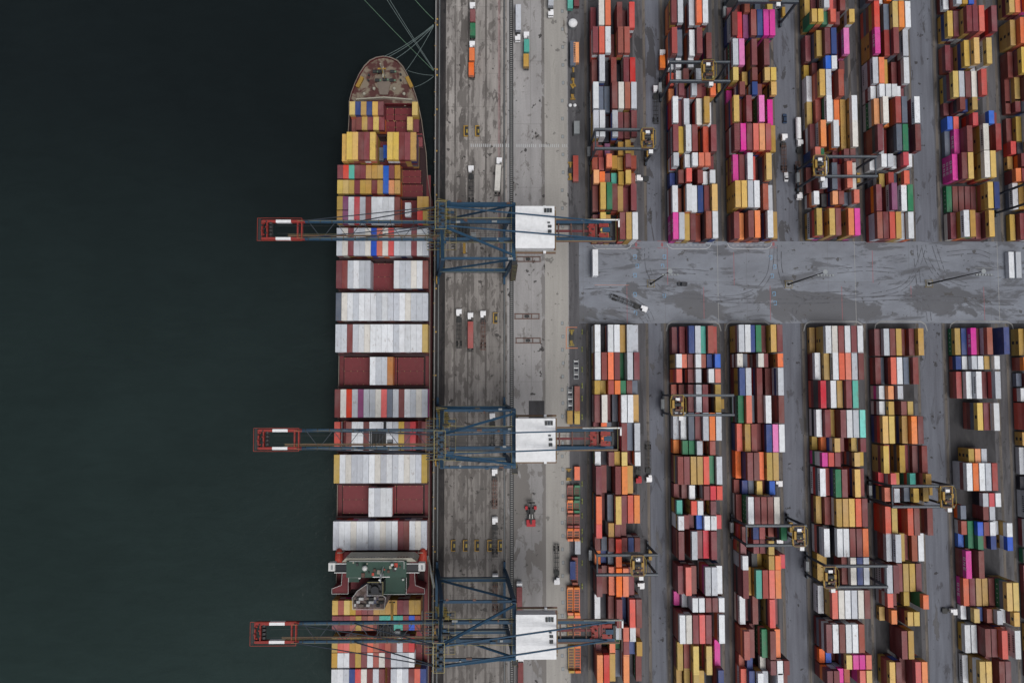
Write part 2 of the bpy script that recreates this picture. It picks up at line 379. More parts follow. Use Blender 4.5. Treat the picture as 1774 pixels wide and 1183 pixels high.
def container_meshes(L, c, marked):
    key = (L, c, marked)
    if key in CMESH: return CMESH[key]
    b = MB(); mat = CM[c]; h = CW / 2; l = L / 2 - 0.02; zt = CH - 0.01
    # corner posts, rails
    for sx in (-1, 1):
        for sy in (-1, 1):
            x0 = sx * h; y0 = sy * l
            b.box(min(x0, x0 - sx * .16), max(x0, x0 - sx * .16), min(y0, y0 - sy * .16), max(y0, y0 - sy * .16), 0, zt, mat)
        x0 = sx * h
        b.box(min(x0, x0 - sx * .08), max(x0, x0 - sx * .08), -l + .16, l - .16, zt - .12, zt - 0.004, mat)
        b.box(min(x0, x0 - sx * .08), max(x0, x0 - sx * .08), -l + .16, l - .16, 0.0, .16, mat)
        # corrugated wall
        n = int((2 * l - .32) / 0.55); vs = []; fs = []; st = (2 * l - .32) / n
        for k in range(n):
            y = -l + .16 + k * st
            for dy, dx in ((0, .03), (.35 * st, .03), (.5 * st, .07), (.85 * st, .07)):
                vs += [(sx * (h - dx), y + dy, .16), (sx * (h - dx), y + dy, zt - .12)]
        vs += [(sx * (h - .03), l - .16, .16), (sx * (h - .03), l - .16, zt - .12)]
        for k in range(len(vs) // 2 - 1):
            q = (2 * k, 2 * k + 2, 2 * k + 3, 2 * k + 1); fs.append(q if sx > 0 else q[::-1])
        b.add(vs, fs, mat)
    # roof with shallow pressed ribs
    n = int(2 * l / 0.9); vs = []; fs = []; st = (2 * l - .2) / n
    for k in range(n + 1):
        y = -l + .1 + k * st; ys = [(y, .05)] if k == n else [(y, .05), (y + st * .35, .05), (y + st * .5, .028), (y + st * .85, .028)]
        for yy, dz in ys: vs += [(-h + .08, yy, zt - dz), (h - .08, yy, zt - dz)]
    for k in range(len(vs) // 2 - 1): fs.append((2 * k, 2 * k + 1, 2 * k + 3, 2 * k + 2))
    b.add(vs, fs, mat)
    for sy in (-1, 1):
        y0 = sy * l; b.box(-h + .16, h - .16, min(y0, y0 - sy * .1), max(y0, y0 - sy * .1), zt - .12, zt - .004, mat)
    b.box(-h + .16, h - .16, l - .12, l - .03, 0, zt - .12, mat)
    b.box(-h + .1, h - .1, -l + .1, l - .1, 0.03, 0.14, M['brown'])
    if marked: marks(b, -h, 0, 0, L, c, 1); marks(b, h, 0, 0, L, c, -1)
    body = b.build_mesh('container_body')
    b = MB(); b.box(-h + .16, h - .16, -l + .03, -l + .1, 0.02, zt - .12, mat)
    for q in (-.78, -.32, .32, .78): b.tube((q, -l, .08), (q, -l, zt - .16), .03, M['steel'], n=6)
    for q in (-.78, -.32, .32, .78): b.box(q - .05, q + .2, -l - .02, -l + .02, 1.0, 1.08, M['steel'])
    door = b.build_mesh('container_door')
    CMESH[key] = (body, door); return CMESH[key]

ALL = []      # dict x y z L c top row, where
def colour_below(c):
    r = rng.random()
    if r < (0.55 if c in 'yYpe' else 0.35): return 'y' if c == 'Y' else c
    return rng.choices(list('mbrsoywgGnkefdup'), [34, 9, 4, 5, 6, 12, 8, 7, 6, 5, 3, 3, 4, 2, 1, 1])[0]
def add_row(cols, xs, yc, L, z0, hts, where, rowname):
    ords = {}
    tops = []
    for c, x, n in zip(cols, xs, hts):
        if c is None or n <= 0: continue
        tops.append((c, x, n))
    tot = {}
    for c, x, n in tops: tot[c] = tot.get(c, 0) + 1
    cnt = {}
    mx = len(tops)
    for idx, (c, x, n) in enumerate(tops):
        cnt[c] = cnt.get(c, 0) + 1
        if tot[c] == 1: lab = 'only %s container in the %s' % (CNAME[c], rowname)
        elif cnt[c] == tot[c]: lab = 'rightmost %s container in the %s' % (CNAME[c], rowname)
        elif cnt[c] == 1: lab = 'leftmost %s container in the %s' % (CNAME[c], rowname)
        else: lab = '%s %s container from left, %s' % (ORD[cnt[c] - 1], CNAME[c], rowname)
        # exposure of the side that faces the camera
        nb = [q for q in tops if abs(q[1] - (x - 2.85 * (1 if x > 0 else -1))) < 1.0]
        ex = n - (nb[0][2] if nb else 0)
        ALL.append(dict(x=x, y=yc, z=z0 + (n - 1) * CH, L=L, c=c, top=True, label=lab, where=where, ex=max(0, min(1, ex))))
        cc = c
        for k in range(n - 1):
            cc = colour_below(cc)
            ALL.append(dict(x=x, y=yc, z=z0 + k * CH, L=L, c=cc, top=False, where=where, ex=0))

PITCH = 2.86
def rowx(px, py, z, n=7): 
    x = P(px, py, z)[0] + CW / 2
    return [x + k * PITCH for k in range(n)]
BLK = {
 'A': ((1030.5, 500), 'upper', 'first'),
}
def parse(s):
    out = []
    for tk in s.split():
        if tk[0] == '.': out.append((None, 0))
        else: out.append((tk[0], int(tk[1])))
    return out
def block(ref, upper, bname, rows):
    """rows: (pixel row of the bay, '4' or '2' for forty or twenty foot, stacks)"""
    pxs = P(ref[0], ref[1], 13.0)[0] + CW / 2
    n = len(rows)
    for i, (py, sz, s) in enumerate(rows):
        st = parse(s)
        top = max([h for _, h in st] + [1])
        z = top * CH
        yc = P(ref[0] + 30, py, z)[1]
        xs = [pxs + k * PITCH for k in range(len(st))]
        if upper: rn = '%s row above the road, %s block from quay' % (ORD[n - 1 - i], bname)
        else: rn = '%s row below the road, %s block from quay' % (ORD[i], bname)
        jit = [(x + rng.uniform(-.06, .06)) for x in xs]
        add_row([c for c, _ in st], jit, yc, L40 if sz == '4' else L20, 0.05, [h for _, h in st], 'yard', rn)

Au = [(21,'4','m2 f5 o5 k1 m4 m1 s4'),(69,'4','m5 s5 w5 m2 b5 b5 .'),(118,'4','m3 g5 k2 m4 k1 m4 r4'),(165,'4','w5 G3 G3 m5 f5 b5 g5'),
      (214,'4','g5 w5 k2 g5 m4 m4 m5'),(254,'2','m4 b2 v3 m1 y4 y5 y2'),(278,'2','b3 b3 o5 y4 y3 m5 b4'),(306,'2','i5 o4 m3 t3 y4 Y5 b3'),
      (339,'4','m3 Y5 e5 m4 y3 m2 m4'),(391,'4','m3 Y5 y3 k1 m5 y5 w5')]
Al = [(586,'4','w5 k2 w5 w5 y4 g5 g4'),(634,'4','w5 m5 o5 m5 e2 g5 m5'),(671,'2','y4 y3 b5 o5 e4 m4 G3'),(708,'4','m4 f5 m1 G2 w5 w5 y4'),
      (757,'4','m2 o4 G2 k1 m5 G4 g5'),(795,'2','w4 k3 m5 y4 Y5 m2 w5'),(832,'4','m5 m3 k1 m5 o5 y4 .'),(884,'4','o5 m1 G3 Y5 m4 r4 o4'),
      (920,'2','s5 . y4 m4 m3 . .'),(946,'2','m3 G3 m4 r5 m4 n4 m4'),(970,'2','o3 n2 G3 o5 k1 . .'),(1009,'4','m5 m3 o4 o5 o5 m4 .'),
      (1063,'4','w2 k1 m3 m5 n2 s5 m5'),(1099,'2','m3 m2 . g4 s5 w5 b3'),(1124,'2','m3 k1 o4 e2 m5 n4 y5'),(1159,'4','o5 r5 y4 G2 o5 k2 m4')]
Bu = [(17,'4','m5 g5 . g4 o5 w5 .'),(70,'4','b5 G4 . w4 m5 . m3'),(106,'2','w2 w3 . w3 . . .'),(130,'2','r2 w3 m4 . g4 m2 .'),(154,'2','o2 m5 m2 g5 m4 m3 o5'),
      (190,'4','w5 m3 g4 k1 f4 y5 w2'),(239,'4','m5 y4 w5 m5 k1 r4 m5'),(276,'2','g5 k1 w4 w5 s5 s5 m3'),(303,'2','n2 m4 s5 k1 m4 w3 w4'),
      (342,'4','w4 b2 w5 w4 n4 m4 Y5'),(389,'4','p4 g4 y3 m3 b2 b5 w5')]
Bl = [(588,'4','m2 m3 n5 g5 t4 b5 b3'),(625,'2','w5 s4 m4 w5 b4 n4 u5'),(651,'2','s5 k1 m4 g5 k1 w5 s5'),(690,'4','b1 m2 m4 g5 m5 m1 y5'),
      (739,'4','g2 w3 G4 m4 g5 o5 g5'),(776,'2','o2 e4 e4 g5 b2 b5 .'),(815,'4','m5 m5 y5 y5 s5 e4 g5'),(854,'2','m2 m3 w4 k1 m5 r5 s5'),
      (880,'2','t4 . s5 w5 m2 m5 .'),(906,'2','w5 m4 m3 u4 w5 w5 r4'),(945,'4','m5 . g5 m4 r4 m5 .'),(1007,'4','m4 s5 m4 . g5 g5 w4'),
      (1048,'2','p1 g2 w5 w5 m5 m5 w5'),(1090,'4','w5 f5 m5 s5 m5 k1 w5'),(1144,'4','y3 b3 Y5 m1 Y5 m1 p2'),(1190,'4','y2 y3 y5 y4 k1 . n4')]
Cu = [(10,'2','m2 m3 b5 k1 G4 k1 Y4'),(39,'4','m5 r4 v4 b5 n5 p5 p5'),(90,'4','g5 P5 m1 m5 m1 m5 .'),(128,'2','Y5 m1 y3 m5 k1 Y5 Y5'),
      (153,'2','p1 m5 k1 n5 m4 . Y5'),(188,'4','Y5 m3 m5 m1 P5 m1 p3'),(237,'4','m5 p5 m5 s5 i5 b5 y4'),(288,'4','p4 m4 w5 r3 m1 Y5 .'),
      (336,'4','Y5 Y5 g5 w5 . b3 g2'),(388,'4','m4 o3 m5 o5 m1 w5 y4')]
Cl = [(586,'4','g5 w5 n4 e4 m3 Y5 m5'),(624,'2','f4 G3 b1 f5 m4 y1 o5'),(661,'4','n5 g5 m1 m4 k1 m2 g5'),(709,'4','e4 s5 G3 m4 w5 m1 m5'),
      (759,'4','s3 y4 m4 m3 n5 P5 w5'),(808,'4','o2 m5 m5 o4 y5 y5 .'),(845,'2','m1 n2 G2 Y3 m1 u3 .'),(885,'4','m2 w5 m5 m5 m5 f5 .'),
      (924,'2','m5 y2 n4 b4 m1 b2 e5'),(949,'2','m4 b1 m4 m4 y5 . .'),(975,'2','w5 m1 d3 y2 y5 o5 r4'),(1012,'4','m5 y3 t5 b5 s5 o5 .'),
      (1063,'4','w3 m1 m3 k1 s5 m3 .'),(1118,'4','b5 m4 m1 e4 m5 o4 .'),(1157,'2','b2 n3 . f3 m5 w5 m5'),(1191,'4','s3 n4 w5 g4 k1 w5 m4')]
Du = [(-9,'4','y2 m2 g5 s4 m3 m4 .'),(27,'2','Y5 Y5 e4 s5 m4 . Y5'),(71,'4','m2 y4 m5 n5 m3 P5 .'),(108,'2','y1 m2 u5 w5 n1 m3 .'),
      (143,'4','w2 Y5 g5 m2 b5 . .'),(188,'4','y2 b3 w5 g3 o3 y3 w5'),(231,'4','m3 o5 y1 w5 m2 y3 f5'),(266,'2','s5 e4 m2 k1 m2 m4 m4'),
      (302,'4','m1 g5 m1 G4 m3 s5 f4'),(340,'2','w4 d1 d2 i4 m4 G3 s5'),(384,'4','y5 m3 Y5 m5 k1 o5 p5')]
Dl = [(588,'4','y1 w5 f5 m5 w5 m5 w5'),(634,'4','w3 y4 w5 s5 s5 g5 m5'),(683,'4','r5 . w4 y4 m5 t5 .'),(734,'4','w3 m4 y3 m5 w5 g5 c5'),
      (771,'2','y1 o2 Y5 m4 m1 y4 m5'),(796,'2','p5 r5 m5 G1 m1 Y5 y4'),(837,'4','w4 b3 e5 m5 m1 Y5 m4'),(888,'4','y2 m3 y5 y5 Y5 s5 m5'),
      (940,'4','w5 d2 w5 w5 m5 m5 o5'),(990,'4','y2 y1 . m4 f5 n5 g5'),(1047,'4','w2 s5 f5 w5 g5 f5 m5'),(1106,'4','m5 w5 m5 w5 w5 b5 .'),
      (1147,'2','o2 u2 m1 Y5 p5 p5 s5'),(1174,'2','m5 m5 p4 b4 k1 s5 Y5')]
Eu = [(-25,'4','m3 b3 w2 o3 w4 y3 .'),(25,'4','r5 . G4 Y5 o5 w5 .'),(70,'4','p5 m1 b4 m5 . g4 .'),(122,'4','g4 o4 y3 k1 m2 w4 .'),(157,'2','w3 w4 w4 w4 w3 m2 .'),
      (190,'4','i4 f5 o3 b5 G5 . w5'),(238,'4','m5 g3 b2 G5 e5 . m5'),(275,'2','w2 w4 g4 w3 r5 w4 .'),(307,'2','k1 y3 b4 G3 s5 . .'),
      (340,'4','m4 m1 v5 . w4 e4 .'),(390,'4','b4 m4 r4 y4 g3 w4 .')]
El = [(592,'4','m2 g3 m3 y3 m2 m3 y4'),(642,'4','m2 G1 s3 w3 G3 m4 .'),(680,'2','w3 i4 . g3 . . .'),(707,'2','w3 y4 . m4 y4 . .'),
      (745,'4','Y4 Y4 . y4 o5 m5 .'),(796,'4','Y4 b2 . y3 m2 m3 m4'),(833,'2','r2 s4 y3 . t4 . y5'),(858,'2','s4 g5 m1 G4 Y5 . y4'),
      (903,'4','r4 y4 m1 r5 m5 m2 m5'),(950,'4','g4 g5 y4 m3 b4 w4 .'),(1003,'4','g4 m4 m3 y3 y3 m3 .'),(1043,'2','s4 m3 . y3 m1 o5 .'),
      (1072,'2','y1 o3 m1 Y4 Y4 . .'),(1117,'4','. . m4 y4 . . .'),(1171,'4','Y4 m4 . m1 s4 o4 .')]
Fu = [(-15,'4','w2 g4 y4 u4 m3 . .'),(32,'4','Y3 m3 m5 m5 s5 m2 m5'),(88,'4','m2 m1 Y4 Y5 g2 Y5 .'),(142,'4','Y4 g4 m4 f4 r5 . .'),
      (179,'2','m1 m4 n3 y4 . . .'),(203,'2','u2 s2 k1 r4 n1 u5 m4'),(237,'4','G1 p2 m4 . f5 m2 b5'),(284,'4','p3 m4 Y4 . f5 Y5 .'),
      (338,'4','e1 m1 m1 m1 m1 Y4 n4'),(387,'4','m2 w4 y4 m2 m2 Y4 .')]
Fl = [(590,'4','y2 n2 p3 m2 b4 m2 n5'),(628,'2','n2 w2 g3 w3 y3 w4 .'),(667,'4','b2 w3 w4 n1 m2 g4 .'),(722,'4','. . Y4 m4 w5 . .'),
      (789,'2','. y3 i3 g3 . . .'),(826,'4','w4 o4 w4 g4 b4 . .'),(866,'2','. . . g3 r3 w3 .'),(889,'2','G2 . . m3 g3 . .'),
      (918,'2','b2 e2 u3 m3 w3 w2 w4'),(942,'2','u1 e2 e3 m2 n3 m1 u4'),(978,'4','p3 m1 m3 . . . .'),(1034,'4','s2 m2 y2 y2 m2 Y5 Y5'),
      (1073,'2','w1 Y3 n2 b3 g4 w3 Y5'),(1117,'4','w2 w2 m4 m4 s5 m3 w5'),(1170,'4','w1 Y4 Y4 m2 m4 m4 .')]
Gu = [(-5,'4','Y3 o3 o4'),(48,'4','y3 o4 i5'),(100,'4','m2 Y4 Y5'),(146,'4','m1 y2 n4'),(183,'2','m1 m2 k2'),(218,'4','m1 y2 m4'),
      (250,'2','r2 k2 w4'),(277,'2','y1 m3 k3'),(303,'2','o3 m3 m3'),(335,'4','w2 y2 r4'),(390,'4','y1 m2 t3 p3')]
Gl = [(592,'4','y2 m3 m3'),(630,'2','o3 o4'),(658,'2','G1 w3'),(684,'2','w2 w3'),(722,'4','r3 r4'),(761,'2','y2 y3'),(800,'4','g1 m2 o3'),
      (838,'2','k1 m2'),(875,'4','g2 w3'),(926,'4','w2 w3'),(965,'2','f2'),(1005,'4','m1 m2'),(1055,'4','m1 m3'),(1105,'4','y1'),(1150,'4','m1')]
for ref, up, nm, rows in (((1028.5, 250), True, 'first', Au), ((1032.5, 820), False, 'first', Al),
                          ((1166.5, 250), True, 'second', Bu), ((1174.3, 815), False, 'second', Bl),
                          ((1272.5, 250), True, 'third', Cu), ((1284, 815), False, 'third', Cl),
                          ((1412.0, 250), True, 'fourth', Du), ((1425.0, 815), False, 'fourth', Dl),
                          ((1521.0, 250), True, 'fifth', Eu), ((1537.0, 815), False, 'fifth', El),
                          ((1661.0, 250), True, 'sixth', Fu), ((1681.0, 815), False, 'sixth', Fl),
                          ((1772.0, 250), True, 'seventh', Gu), ((1795.0, 815), False, 'seventh', Gl)):
    block(ref, up, nm, rows)

# ship's bays (pixel row at the top tier, size, 16 columns seaward to landward, tiers on the hatch)
SHX0, SHP, HZ = -71.8, 2.5, 9.2
SB = [(188,'2','..YnynYm.....Y..',3),(214,'2','..mmymYm....Ym..',2),(253,'4','.YYYmmY..YYmmy..',5),(298,'2','mrtmmyyy.my.....',3),(324,'2','YYymyymy.iy.....',3),
      (352,'2','yv............yy',3),(377,'2','yv............ry',3),(365,'4','..wrgmwwwwm.....',3),(419,'4','gfmggfusfrgggmwg',3),(475.5,'4','mmgwgg....wggfwm',3),
      (531.5,'4','Gfwgwwwgwggwfggg',3),(586,'4','ggmgwfwwwwgwwwwy',3),(642.5,'4','......wgga......',3),(698.5,'4','mfrgvggfsGgmwgfg',3),
      (755,'4','r.mwwmwwwwgymr.m',3),(812,'4','ywfgggwfgwgwfwgy',3),(870,'4','......wgww......',3),(927.5,'4','gwwfwwgwfwwmmwfg',3),
      (1052,'2','YbYybmmyyyymmyy.',3),(1079,'2','mmmbymbmttttmub.',3),(1117,'2','yssyymsbbbmgbr..',3),(1143,'2','ywwmymwbfmgggw..',3),(1184,'4','wwgnrfmgm.gwgmrn',3)]
BAYY = []
SBN = ["ship's %s bay from the bow" % ORD[k] for k in range(5)] + ["front short corner piles beside the ship's sixth bay", "rear short corner piles beside the ship's sixth bay"] + ["ship's %s bay from the bow" % ORD[k] for k in range(5, 15)] + ["ship's first bay behind the bridge"] + ["ship's %s bay behind the bridge" % ORD[k] for k in range(1, 5)] + ["ship's last bay at the bottom edge"]
for i, (py, sz, s, n) in enumerate(SB):
    yc = P(660, py, HZ + n * CH)[1]; L = L40 if sz == '4' else L20
    BAYY.append((yc, L, s))
    xs = [SHX0 + (k + .5) * SHP + (-.07 if k < 6 else .07 if k > 9 else 0) for k in range(16)]
    cols = [None if ch == '.' else ch for ch in s]
    ht = [n if ch != '.' else 0 for ch in s]
    if i == 2: ht = [4 if k == 1 else h for k, h in enumerate(ht)]
    if i == 1: ht = [(1 if k in (2, 13) else h) for k, h in enumerate(ht)]
    add_row(cols, xs, yc, L, HZ + 0.05, ht, 'ship', SBN[i])
def extra(px, py, z, L, c, label, rz=0.0, where='loose', layers=1):
    x, y = P(px, py, z + CH * layers)
    for k in range(layers):
        ALL.append(dict(x=x, y=y, z=z + k * CH, L=L, c=c, top=(k == layers - 1), label=label, where=where, ex=1, rz=rz, force=True))
    return x, y
extra(668.5, 263, HZ + .05, L20, 'u', 'blue container low between the two tall yellow and maroon stacks on the bow', where='ship')
extra(660, 267, HZ + .05, L20, 'G', 'slate grey container low beside the blue one between tall bow stacks', where='ship')
extra(727, 243, HZ - 1, L20, 'm', 'maroon container low on deck, landward of the tall bow stack', where='ship')
extra(668.5, 311, HZ + .05 + 2 * CH, L40, 'u', 'long bright blue container spanning two short bays near the bow', where='ship')
extra(706.5, 363, HZ + .05 + 4 * CH, L20, 'w', 'bright white container standing highest, beside the northern crane boom', where='ship')
extra(634.5, 215, HZ + .05, L20, 'm', 'low maroon container at the seaward corner behind the bow deck', where='ship') if False else None
# containers on trucks and on the strip beside the first block
TZ = 1.45
extra(819, 27, TZ, L20, 'm', 'maroon container riding at the front of the northernmost truck by the quay')
extra(819, 51, TZ, L20, 'e', 'green container riding at the back of the northernmost truck by the quay')
extra(817.5, 94, TZ, L20, 'o', 'orange container at the front of the truck carrying two orange ones')
extra(816.5, 119.5, TZ, L20, 'o', 'orange container at the back of the truck carrying two orange ones')
extra(898, 30, TZ, L40, 'g', 'pale grey long container on a truck beside the dashed trench')
extra(912.5, 79, TZ, L20, 't', 'teal container riding on the truck ahead of a mustard one')
extra(911.5, 104.5, TZ, L20, 'y', 'mustard container riding on the truck behind a teal one')
extra(954.5, -12, TZ, L40, 'g', 'pale grey container on the truck at the top edge of the apron')
extra(862.3, 308, TZ, L40, 'f', 'cream long container on a slightly turned truck on the apron', rz=-0.055)
extra(815, 580, TZ, L40, 'b', 'dull red long container on the truck between two empty ones')
extra(1031.5, 455, 0.05, L40, 'w', 'white container stacked alone at the corner of the cross road', layers=2)
extra(1752.5, 459, 0.05, L40, 'w', 'white container standing on the cross road, left of a pair')
extra(1765, 459, 0.05, L40, 'g', 'pale grey container standing on the cross road, right of a pair')
extra(988, 4, .05, L20, 't', 'teal container at the top edge of the equipment strip')
extra(999, 0, .05, L20, 'm', 'maroon container at the top edge of the equipment strip')
extra(997.5, 292, .05, L40, 'b', 'dull brick container lying by yellow gear on the equipment strip')
extra(1000, 692, .05, L40, 'b', 'brick red long container on the equipment strip above two yellow ones')
extra(992.5, 86.5 + 6, .3, L40 * .98, 'G', 'blue grey flat container beside a peach one on the strip')
extra(987.5, 723, .05, L20, 'y', 'left one of two mustard containers on the equipment strip')
extra(1000, 723, .05, L20, 'Y', 'right one of two yellow containers on the equipment strip')
extra(1000, 820, .05, L20, 'o', 'orange container beside a yellow frame on the equipment strip')
extra(1001, 948, .05, L20, 'g', 'small pale grey container alone on the equipment strip')
extra(992.5, 988, CH + .05, L20 * 1.3, 'n', 'blue container lying on top of red racks on the strip')
extra(998.5, 91, .3, L40 * .8, 'i', 'peach container with a short end piece on the equipment strip')

extra(1148, 107, TZ, L20, 'o', 'small orange container on a trailer left of the second block')
extra(900, 1041, TZ, L40, 'm', 'maroon container on a truck just north of the southern machinery house')
extra(902, 1172, TZ, L40, 'm', 'maroon container on a truck at the bottom edge below the southern crane')
def area(d):
    s = F_PX / (CAM_H - d['z'] - CH); x, y = d['x'], d['y']
    a = CW * d['L'] * s * s
    k = s * CH / (CAM_H - d['z'])
    a += d['ex'] * (d['L'] * abs(x) + CW * abs(y)) * k * s
    # is it in frame?
    px = 867 + x * s; py = 661 - y * s
    if px > 1774 or py < 0 or py > 1183: a *= 0.2
    elif px > 1768 or py < 12 or py > 1171: a *= 0.6
    return a
tops = [d for d in ALL if d.get('top')]
forced = [d for d in tops if d.get('force')]
rest = sorted([d for d in tops if not d.get('force')], key=area, reverse=True)
chosen = set(id(d) for d in forced + rest[:300 - len(forced)])
stuff = MB()
GRP = dict(ship='containers stacked on the ship', yard='containers stacked in the yard blocks', loose='containers on trucks and loose on the ground')
nchosen = 0
for d in ALL:
    if id(d) in chosen:
        nchosen += 1
        body, door = container_meshes(d['L'], d['c'], d['c'] in 'pPyYe' or (d['x'] * 7.3 + d['y']) % 1 < 0.4)
        o = bpy.data.objects.new('shipping_container', body); COL.objects.link(o)
        o.location = (d['x'], d['y'], d['z']); o.rotation_euler = (0, 0, d.get('rz', 0))
        tag(o, d['label'], 'container', GRP[d['where']])
        q = bpy.data.objects.new('door', door); COL.objects.link(q); q.parent = o
    else:
        simple_container(stuff, d['x'], d['y'], d['z'], d['L'], d['c'], d.get('top'))
so = stuff.build('shipping_container')
tag(so, 'hundreds of further containers in many colours filling the rest of the stacks', 'containers', kind='stuff')
print('containers', len(ALL), 'tops', len(tops), 'individual', nchosen)

# ------------------------------------------------------------------ container ship
ship = empty('container_ship', (-51.8, 40, 0), label='long container ship with maroon deck and hatches moored along the quay', cat='ship')
SHO = Vector((51.8, -40, 0))
def sb(b, name, mat=None):
    o = b.build(name, ship, loc=SHO); return o
deck_px = [(665, 99), (652, 101), (641, 106), (631, 116), (622, 131), (615, 146), (609, 162), (605, 178), (602, 205), (600, 235), (596, 262), (592, 300), (589, 340)]
deck_pxr = [(665, 99), (678, 101), (690, 107), (699, 117), (707, 131), (714, 147), (720, 163), (725, 180), (730, 205), (734, 235), (738, 262), (740, 300), (741, 340)]
L_ = [P(x, y, 11.0) for x, y in deck_px]; R_ = [P(x, y, 11.0) for x, y in deck_pxr]
CXS = -51.8
st = []      # (y, xl, xr)
for a, b_ in zip(L_, R_): st.append([(a[1] + b_[1]) / 2, a[0], b_[0]])
st[-1][1] = -72.2; st[-1][2] = -31.5
st.append([-200.0, -72.2, -31.5])
def zdeck(y): return 11.0 if y > st[7][0] else 7.4
h = MB(); vs = []; fs = []
N = len(st)
for i, (y, xl, xr) in enumerate(st):
    c = (xl + xr) / 2; hb = (xr - xl) / 2
    f = min(1.0, max(0.0, (st[0][0] - y) / 60.0)); wl = hb * (0.25 + 0.75 * f ** 0.7) if i else 0.0
    yy = y - (5.5 * (1 - f))
    vs += [(xl, y, 12.2 if i < 8 else 8.6), (c - wl, yy, -5.5), (c + wl, yy, -5.5), (xr, y, 12.2 if i < 8 else 8.6)]
for i in range(N - 1):
    a, b2 = 4 * i, 4 * (i + 1)
    fs += [(a, a + 1, b2 + 1, b2), (a + 2, a + 3, b2 + 3, b2 + 2), (a + 1, a + 2, b2 + 2, b2 + 1)]
h.add(vs, fs, M['ship_hull'])
# inner bulwark face
vs2 = []; fs2 = []
for i, (y, xl, xr) in enumerate(st):
    t_ = 0.35 if i else 0; vs2 += [(xl + t_, y - (0.4 if i < 4 else 0), 12.2 if i < 8 else 8.6), (xl + t_, y - (0.4 if i < 4 else 0), 7.0), (xr - t_, y - (0.4 if i < 4 else 0), 12.2 if i < 8 else 8.6), (xr - t_, y - (0.4 if i < 4 else 0), 7.0)]
n0 = len(h.v)
for i in range(N - 1):
    a, b2 = 4 * i, 4 * (i + 1)
    fs2 += [(a, b2, b2 + 1, a + 1), (a + 2, a + 3, b2 + 3, b2 + 2)]
h.add(vs2, fs2, M['ship_red'])
for i in range(N - 1):
    for s_, o_ in ((0, 0), (3, 2)):
        p, q = vs[4 * i + s_], vs[4 * (i + 1) + s_]; p2, q2 = vs2[4 * i + o_], vs2[4 * (i + 1) + o_]
        h.add([p, q, q2, p2], [(0, 1, 2, 3)], M['exhaust'])
sb(h, 'hull')
# forecastle deck: worn cream forward, oxide red aft-starboard
def deckpoly(i0, i1, z, inset=0.4):
    l = [(st[i][1] + (inset if i else 0), st[i][0] - (0.5 if i < 3 else 0)) for i in range(i0, i1 + 1)]
    r = [(st[i][2] - (inset if i else 0), st[i][0] - (0.5 if i < 3 else 0)) for i in range(i1, i0 - 1, -1)]
    return l + r
m, t, bb = new_mat('forecastle_worn')
nn = noise(t, 0.16, detail=7, rough=0.6, off=(4, 2, 0), dist=0.4)
cc = mixc(t, ramp(t, nn, 0.46, 0.54), srgb(122, 112, 98), srgb(76, 42, 40))
t.links.new(cc, bb.inputs['Base Color']); bb.inputs['Roughness'].default_value = 0.8; FOREM = m
d = MB(); d.prism(deckpoly(0, 7, 11), 10.6, 11.0, FOREM); sb(d, 'forecastle_deck')
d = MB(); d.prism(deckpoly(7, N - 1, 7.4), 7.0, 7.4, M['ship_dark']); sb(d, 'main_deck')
yb = st[7][0]
d = MB(); d.box(st[7][1] + .4, st[7][2] - .4, yb - 0.3, yb, 7.4, 11.0, M['ship_red']); sb(d, 'bulkhead')
# deck edge walkway (oxide)
for sx in (-72.0, -33.6):
    d = MB(); d.box(sx, sx + 1.9, -199, st[11][0], 7.4, 7.62, M['ship_red']); sb(d, 'side_walkway')
# fore breakwater
yw = P(665, 172, 12.5)[1]; xa = P(617, 172, 12.5)[0]; xb = P(714, 172, 12.5)[0]
d = MB(); xm = (xa + xb) / 2
d.bar((xa, yw - .3, 12.0), (xm, yw + .7, 12.0), .5, 2.2, M['ship_cream']); d.bar((xm, yw + .7, 12.0), (xb, yw - .3, 12.0), .5, 2.2, M['ship_cream']); sb(d, 'breakwater')
# foremast and winches
mx, my = P(661, 118, 20)
d = MB(); d.tube((mx, my, 11), (mx, my, 24), .45, M['ship_cream'], r2=.25); d.box(mx - 1.8, mx + 1.8, my - .3, my + .3, 19, 19.3, M['rtg_yellow'])
d.box(mx - .3, mx + .3, my - 2.4, my + 2.4, 15.5, 15.8, M['ship_cream']); d.bar((mx + .2, my - 2, 11), (mx, my, 19), .25, .25, M['rtg_yellow']); sb(d, 'foremast')
for (px, py) in ((651, 124), (681, 124), (655, 139), (668, 138), (680, 139), (660, 124)):
    x, y = P(px, py, 12.3); d = MB()
    d.box(x - 1.6, x + 1.6, y - .9, y + .9, 11, 11.4, M['brown']); d.tube((x - 1.3, y, 12.0), (x + .5, y, 12.0), .75, M['gear_dark'], n=10); d.tube((x + .6, y, 12.0), (x + 1.4, y, 12.0), .45, M['rope_green'], n=8); sb(d, 'mooring_winch')
x, y = P(665, 149, 11.6); d = MB(); d.prism([(x - 3.6, y + 4), (x + 3.6, y + 4), (x + 1.8, y - 4), (x - 1.8, y - 4)], 11, 11.6, M['exhaust']); sb(d, 'fore_hatch')
for (px, py) in ((631, 163), (700, 163), (648, 154), (683, 154), (700, 177), (639, 130), (638, 139), (694, 129), (694, 139)):
    x, y = P(px, py, 12); d = MB(); big = py > 145
    z0 = 11 if py < 172 else 7.4
    d.tube((x, y, z0), (x, y, z0 + 1.3), .45, M['ship_cream'] if big else M['gear_dark'], n=8); 
    if big: d.dome((x, y, z0 + 1.2), .75, M['ship_cream'], n=10, m=3)
    sb(d, 'ventilator' if big else 'bollard')
